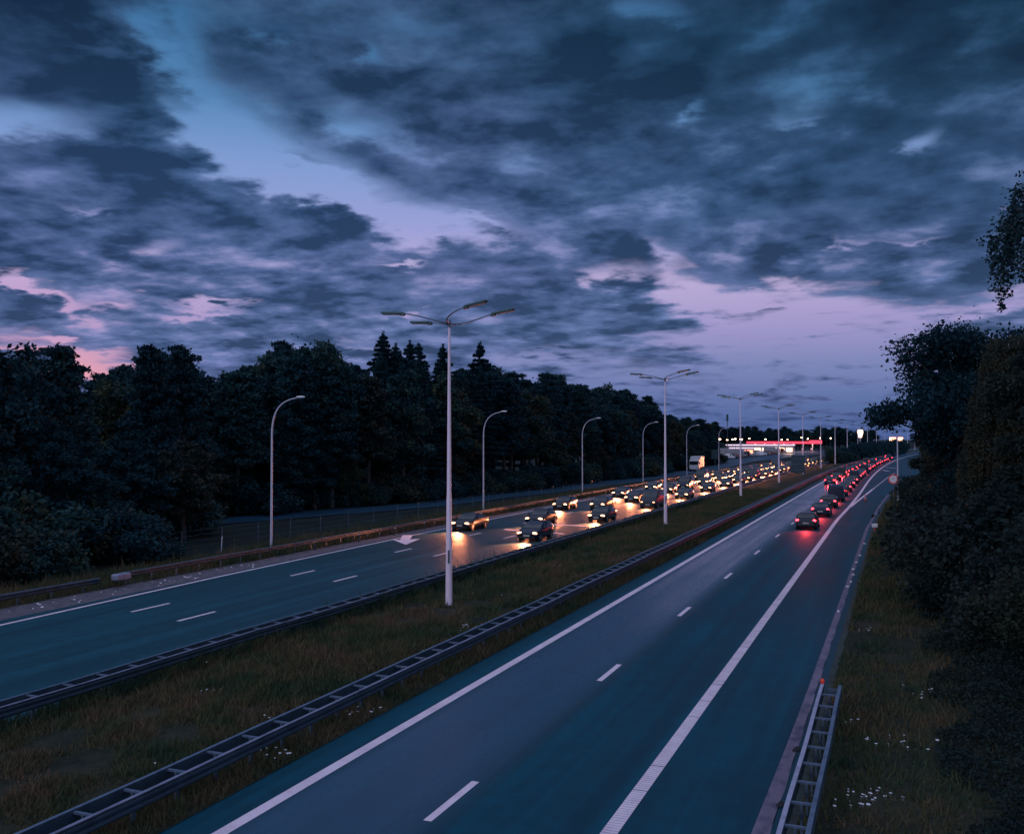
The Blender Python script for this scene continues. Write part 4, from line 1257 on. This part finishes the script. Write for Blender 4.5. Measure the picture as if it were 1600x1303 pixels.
def station():
    a = Vector((-88, 632, 0)); c = Vector((-46.5, 650, 0)); d = c - a; rz = math.atan2(d.y, d.x); L = d.length
    r = empty('petrol_station_canopy', (a + c) / 2, rz, 'long flat petrol station canopy with a glowing red edge', 'canopy')
    MB().box((0, 0, 5.7), (L - .5, 11, .8)).build('roof', M['roof'], r)
    for s in (-1, 1):
        MB().box((0, s * 5.6, 5.75), (L + .3, .16, 1.35), bev=.04).build('fascia', M['red_lit'], r)
        MB().box((s * (L / 2 + .1), 0, 5.75), (.16, 11.0, 1.35), bev=.04).build('fascia', M['red_lit'], r)
    MB().box((L / 2 - 4, -6.0, 6.1), (8, .5, 2.2), bev=.1).build('brand_panel', M['red_lit'], r)
    for i in range(7):
        x = -L / 2 + 4 + i * (L - 8) / 6
        MB().box((x, 0, 2.7), (.5, .5, 5.2)).build('column', M['wall'], r)
        MB().box((x, 0, 5.24), (2.4, 5, .08)).build('ceiling_light', M['white_lit'], r)
    for i in range(7):
        x = -L / 2 + 5.5 + i * (L - 8) / 6.4
        p = empty('fuel_pump', r.matrix_world @ Vector((0, 0, 0)), rz, ORD[i] + ' fuel pump from the left under the red canopy', 'fuel pump', 'fuel pumps under the canopy')
        p.location = (a + c) / 2 + Vector((x * math.cos(rz), x * math.sin(rz), 0))
        MB().box((0, 0, .95), (1.1, .6, 1.8), bev=.06).build('body', PAINT['red'], p)
        MB().box((0, -.32, 1.45), (.7, .03, .5)).build('display', M['white_lit'], p)
    ld = bpy.data.lights.new('canopy_light', 'AREA'); ld.shape = 'RECTANGLE'; ld.size = L - 4; ld.size_y = 8; ld.energy = 9000; ld.color = (1, .6, .55)
    lo = bpy.data.objects.new('canopy_light', ld); COL.objects.link(lo); lo.parent = r; lo.location = (0, 0, 5.1)
    s = empty('station_shop', (-72, 560, 0), .3, 'low station shop with warm lit windows left of the red canopy', 'shop')
    MB().box((0, 0, 2.2), (36, 10, 4.4)).build('wall', M['wall'], s)
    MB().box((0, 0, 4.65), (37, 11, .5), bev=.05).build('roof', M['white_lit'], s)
    for i in range(8):
        w = MB().box((-15.5 + i * 4.4, -5.06, 2.0), (3.4, .12, 2.4)).build('window', M['warm_lit'], s)
        MB().box((-15.5 + i * 4.4, -5.14, 2.0), (.12, .08, 2.5)).box((-15.5 + i * 4.4, -5.14, 3.25), (3.5, .08, .1)).build('frame', M['trim'], w)
    k = empty('kiosk', (-70.5, 482, 0), .25, 'small orange lit kiosk at the left end of the parking rows', 'kiosk')
    MB().box((0, 0, 1.7), (11, 6, 3.4)).build('wall', M['wall'], k)
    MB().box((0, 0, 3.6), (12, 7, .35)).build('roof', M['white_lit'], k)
    M['orange_lit'] = emis('orange_lit_window', (1.0, .30, .16), 2.6)
    for i in range(3): MB().box((-3.4 + i * 3.4, -3.06, 1.6), (2.7, .12, 2.2)).build('window', M['orange_lit'], k)
    ld = bpy.data.lights.new('shop_light', 'AREA'); ld.shape = 'RECTANGLE'; ld.size = 34; ld.size_y = 2; ld.energy = 5000; ld.color = (1, .62, .45)
    lo = bpy.data.objects.new('shop_light', ld); COL.objects.link(lo); lo.parent = s; lo.location = (0, -5.6, 3.6); lo.rotation_euler = (R(-60), 0, 0)


station()
# lit pylon sign
r = empty('pylon_sign', (-20.8, 638, 0), .1, 'glowing pale shield-shaped sign on a pole above the central bushes', 'sign')
pts = [(-.9, -2.4), (.9, -2.4), (1.25, -.9), (1.7, .4), (1.7, 1.9), (1.3, 2.6), (-1.3, 2.6), (-1.7, 1.9), (-1.7, .4), (-1.25, -.9)]
M['sign_lit'] = emis('lit_sign_face', (1.0, .66, .50), 2.6)
prism(MB(), [(x, z + 11.3) for x, z in pts], 0, .6).build('face', M['sign_lit'], r)
MB().tube([(0, 0, 0), (0, 0, 9)], .28, 10).build('pole', M['pole_far'], r)
# overhead gantry with lit signs near the vanishing point
r = empty('sign_gantry', (-4, 640, 0), heading(640), 'overhead gantry with orange lit panels at the far end of the road', 'gantry')
for sx in (-9, 9): MB().box((sx, 0, 3.6), (.4, .4, 7.2)).build('post', M['steel'], r)
MB().box((0, 0, 7.4), (18.4, .5, .5)).build('beam', M['steel'], r)
M['orange_sign'] = emis('lit_gantry_sign', (1.0, .42, .22), 4.5)
for sx in (2.0, 6.2): MB().box((sx, -.4, 8.0), (3.6, .2, 2.2), bev=.04).build('panel', M['orange_sign'], r)
# lamps of the service area
lp = [(-64.7, 383), (-69.4, 430), (-66.3, 452), (-72, 470), (-78, 500), (-65.7, 534), (-60, 560), (-82, 590), (-47.8, 584), (-42, 600), (-36.7, 610), (-95, 640), (-58, 660), (-70, 690)]
proto_l = None
for i, (x, Y) in enumerate(lp):
    if proto_l is None:
        o = proto_l = empty('parking_lamp', (0, 0, 0), 0, 'x', 'street lamp')
        MB().tube([(0, 0, 0), (0, 0, 8)], [.1, .06], 8).build('pole', M['steel_dark'], o)
        MB().ell((0, 0, 8.2), (.42, .42, .3), 10, 6).build('bulb', M['bulb'], o)
    else: o = copy_tree(proto_l)
    o.location = (x, Y, 0); o.scale = (1, 1, rq.uniform(.92, 1.12))
    o['group'] = 'small glowing lamps around the service area'
    o['label'] = 'small warm glowing lamp among the far trees behind the petrol station' if i else 'leftmost small glowing lamp, right of the sixth curved lamp'
# parked vehicles: rows facing the road
pv = [('van', 'silver'), ('hatchback', 'red'), ('van', 'white'), ('saloon', 'navy'), ('lorry', 'silver'), ('van', 'grey'), ('saloon', 'silver'), ('lorry', 'red'), ('van', 'red'), ('hatchback', 'white')]
Y = 372.; i = 0
while Y < 600:
    for row in (0, 1):
        kv, col = pv[(i * 3 + row * 4) % len(pv)]
        v = vehicle(kv, col, 'none')
        x = -60.5 + (Y - 372) * .022 - row * 9.5 + rq.uniform(-.3, .3)
        v.location = (x, Y + row * 1.3, .02); v.rotation_euler = (0, 0, R(90) + rq.uniform(-.05, .05))
        v['label'] = 'parked ' + CN[col] + ' ' + kv + ', ' + (ORD[i] + ' from the left' if i < 20 else 'near the right end') + ', ' + ('front' if row == 0 else 'rear') + ' row at the service area'
        v['group'] = 'vehicles parked at the service area'
    i += 1; Y += 3.4 + i * .55
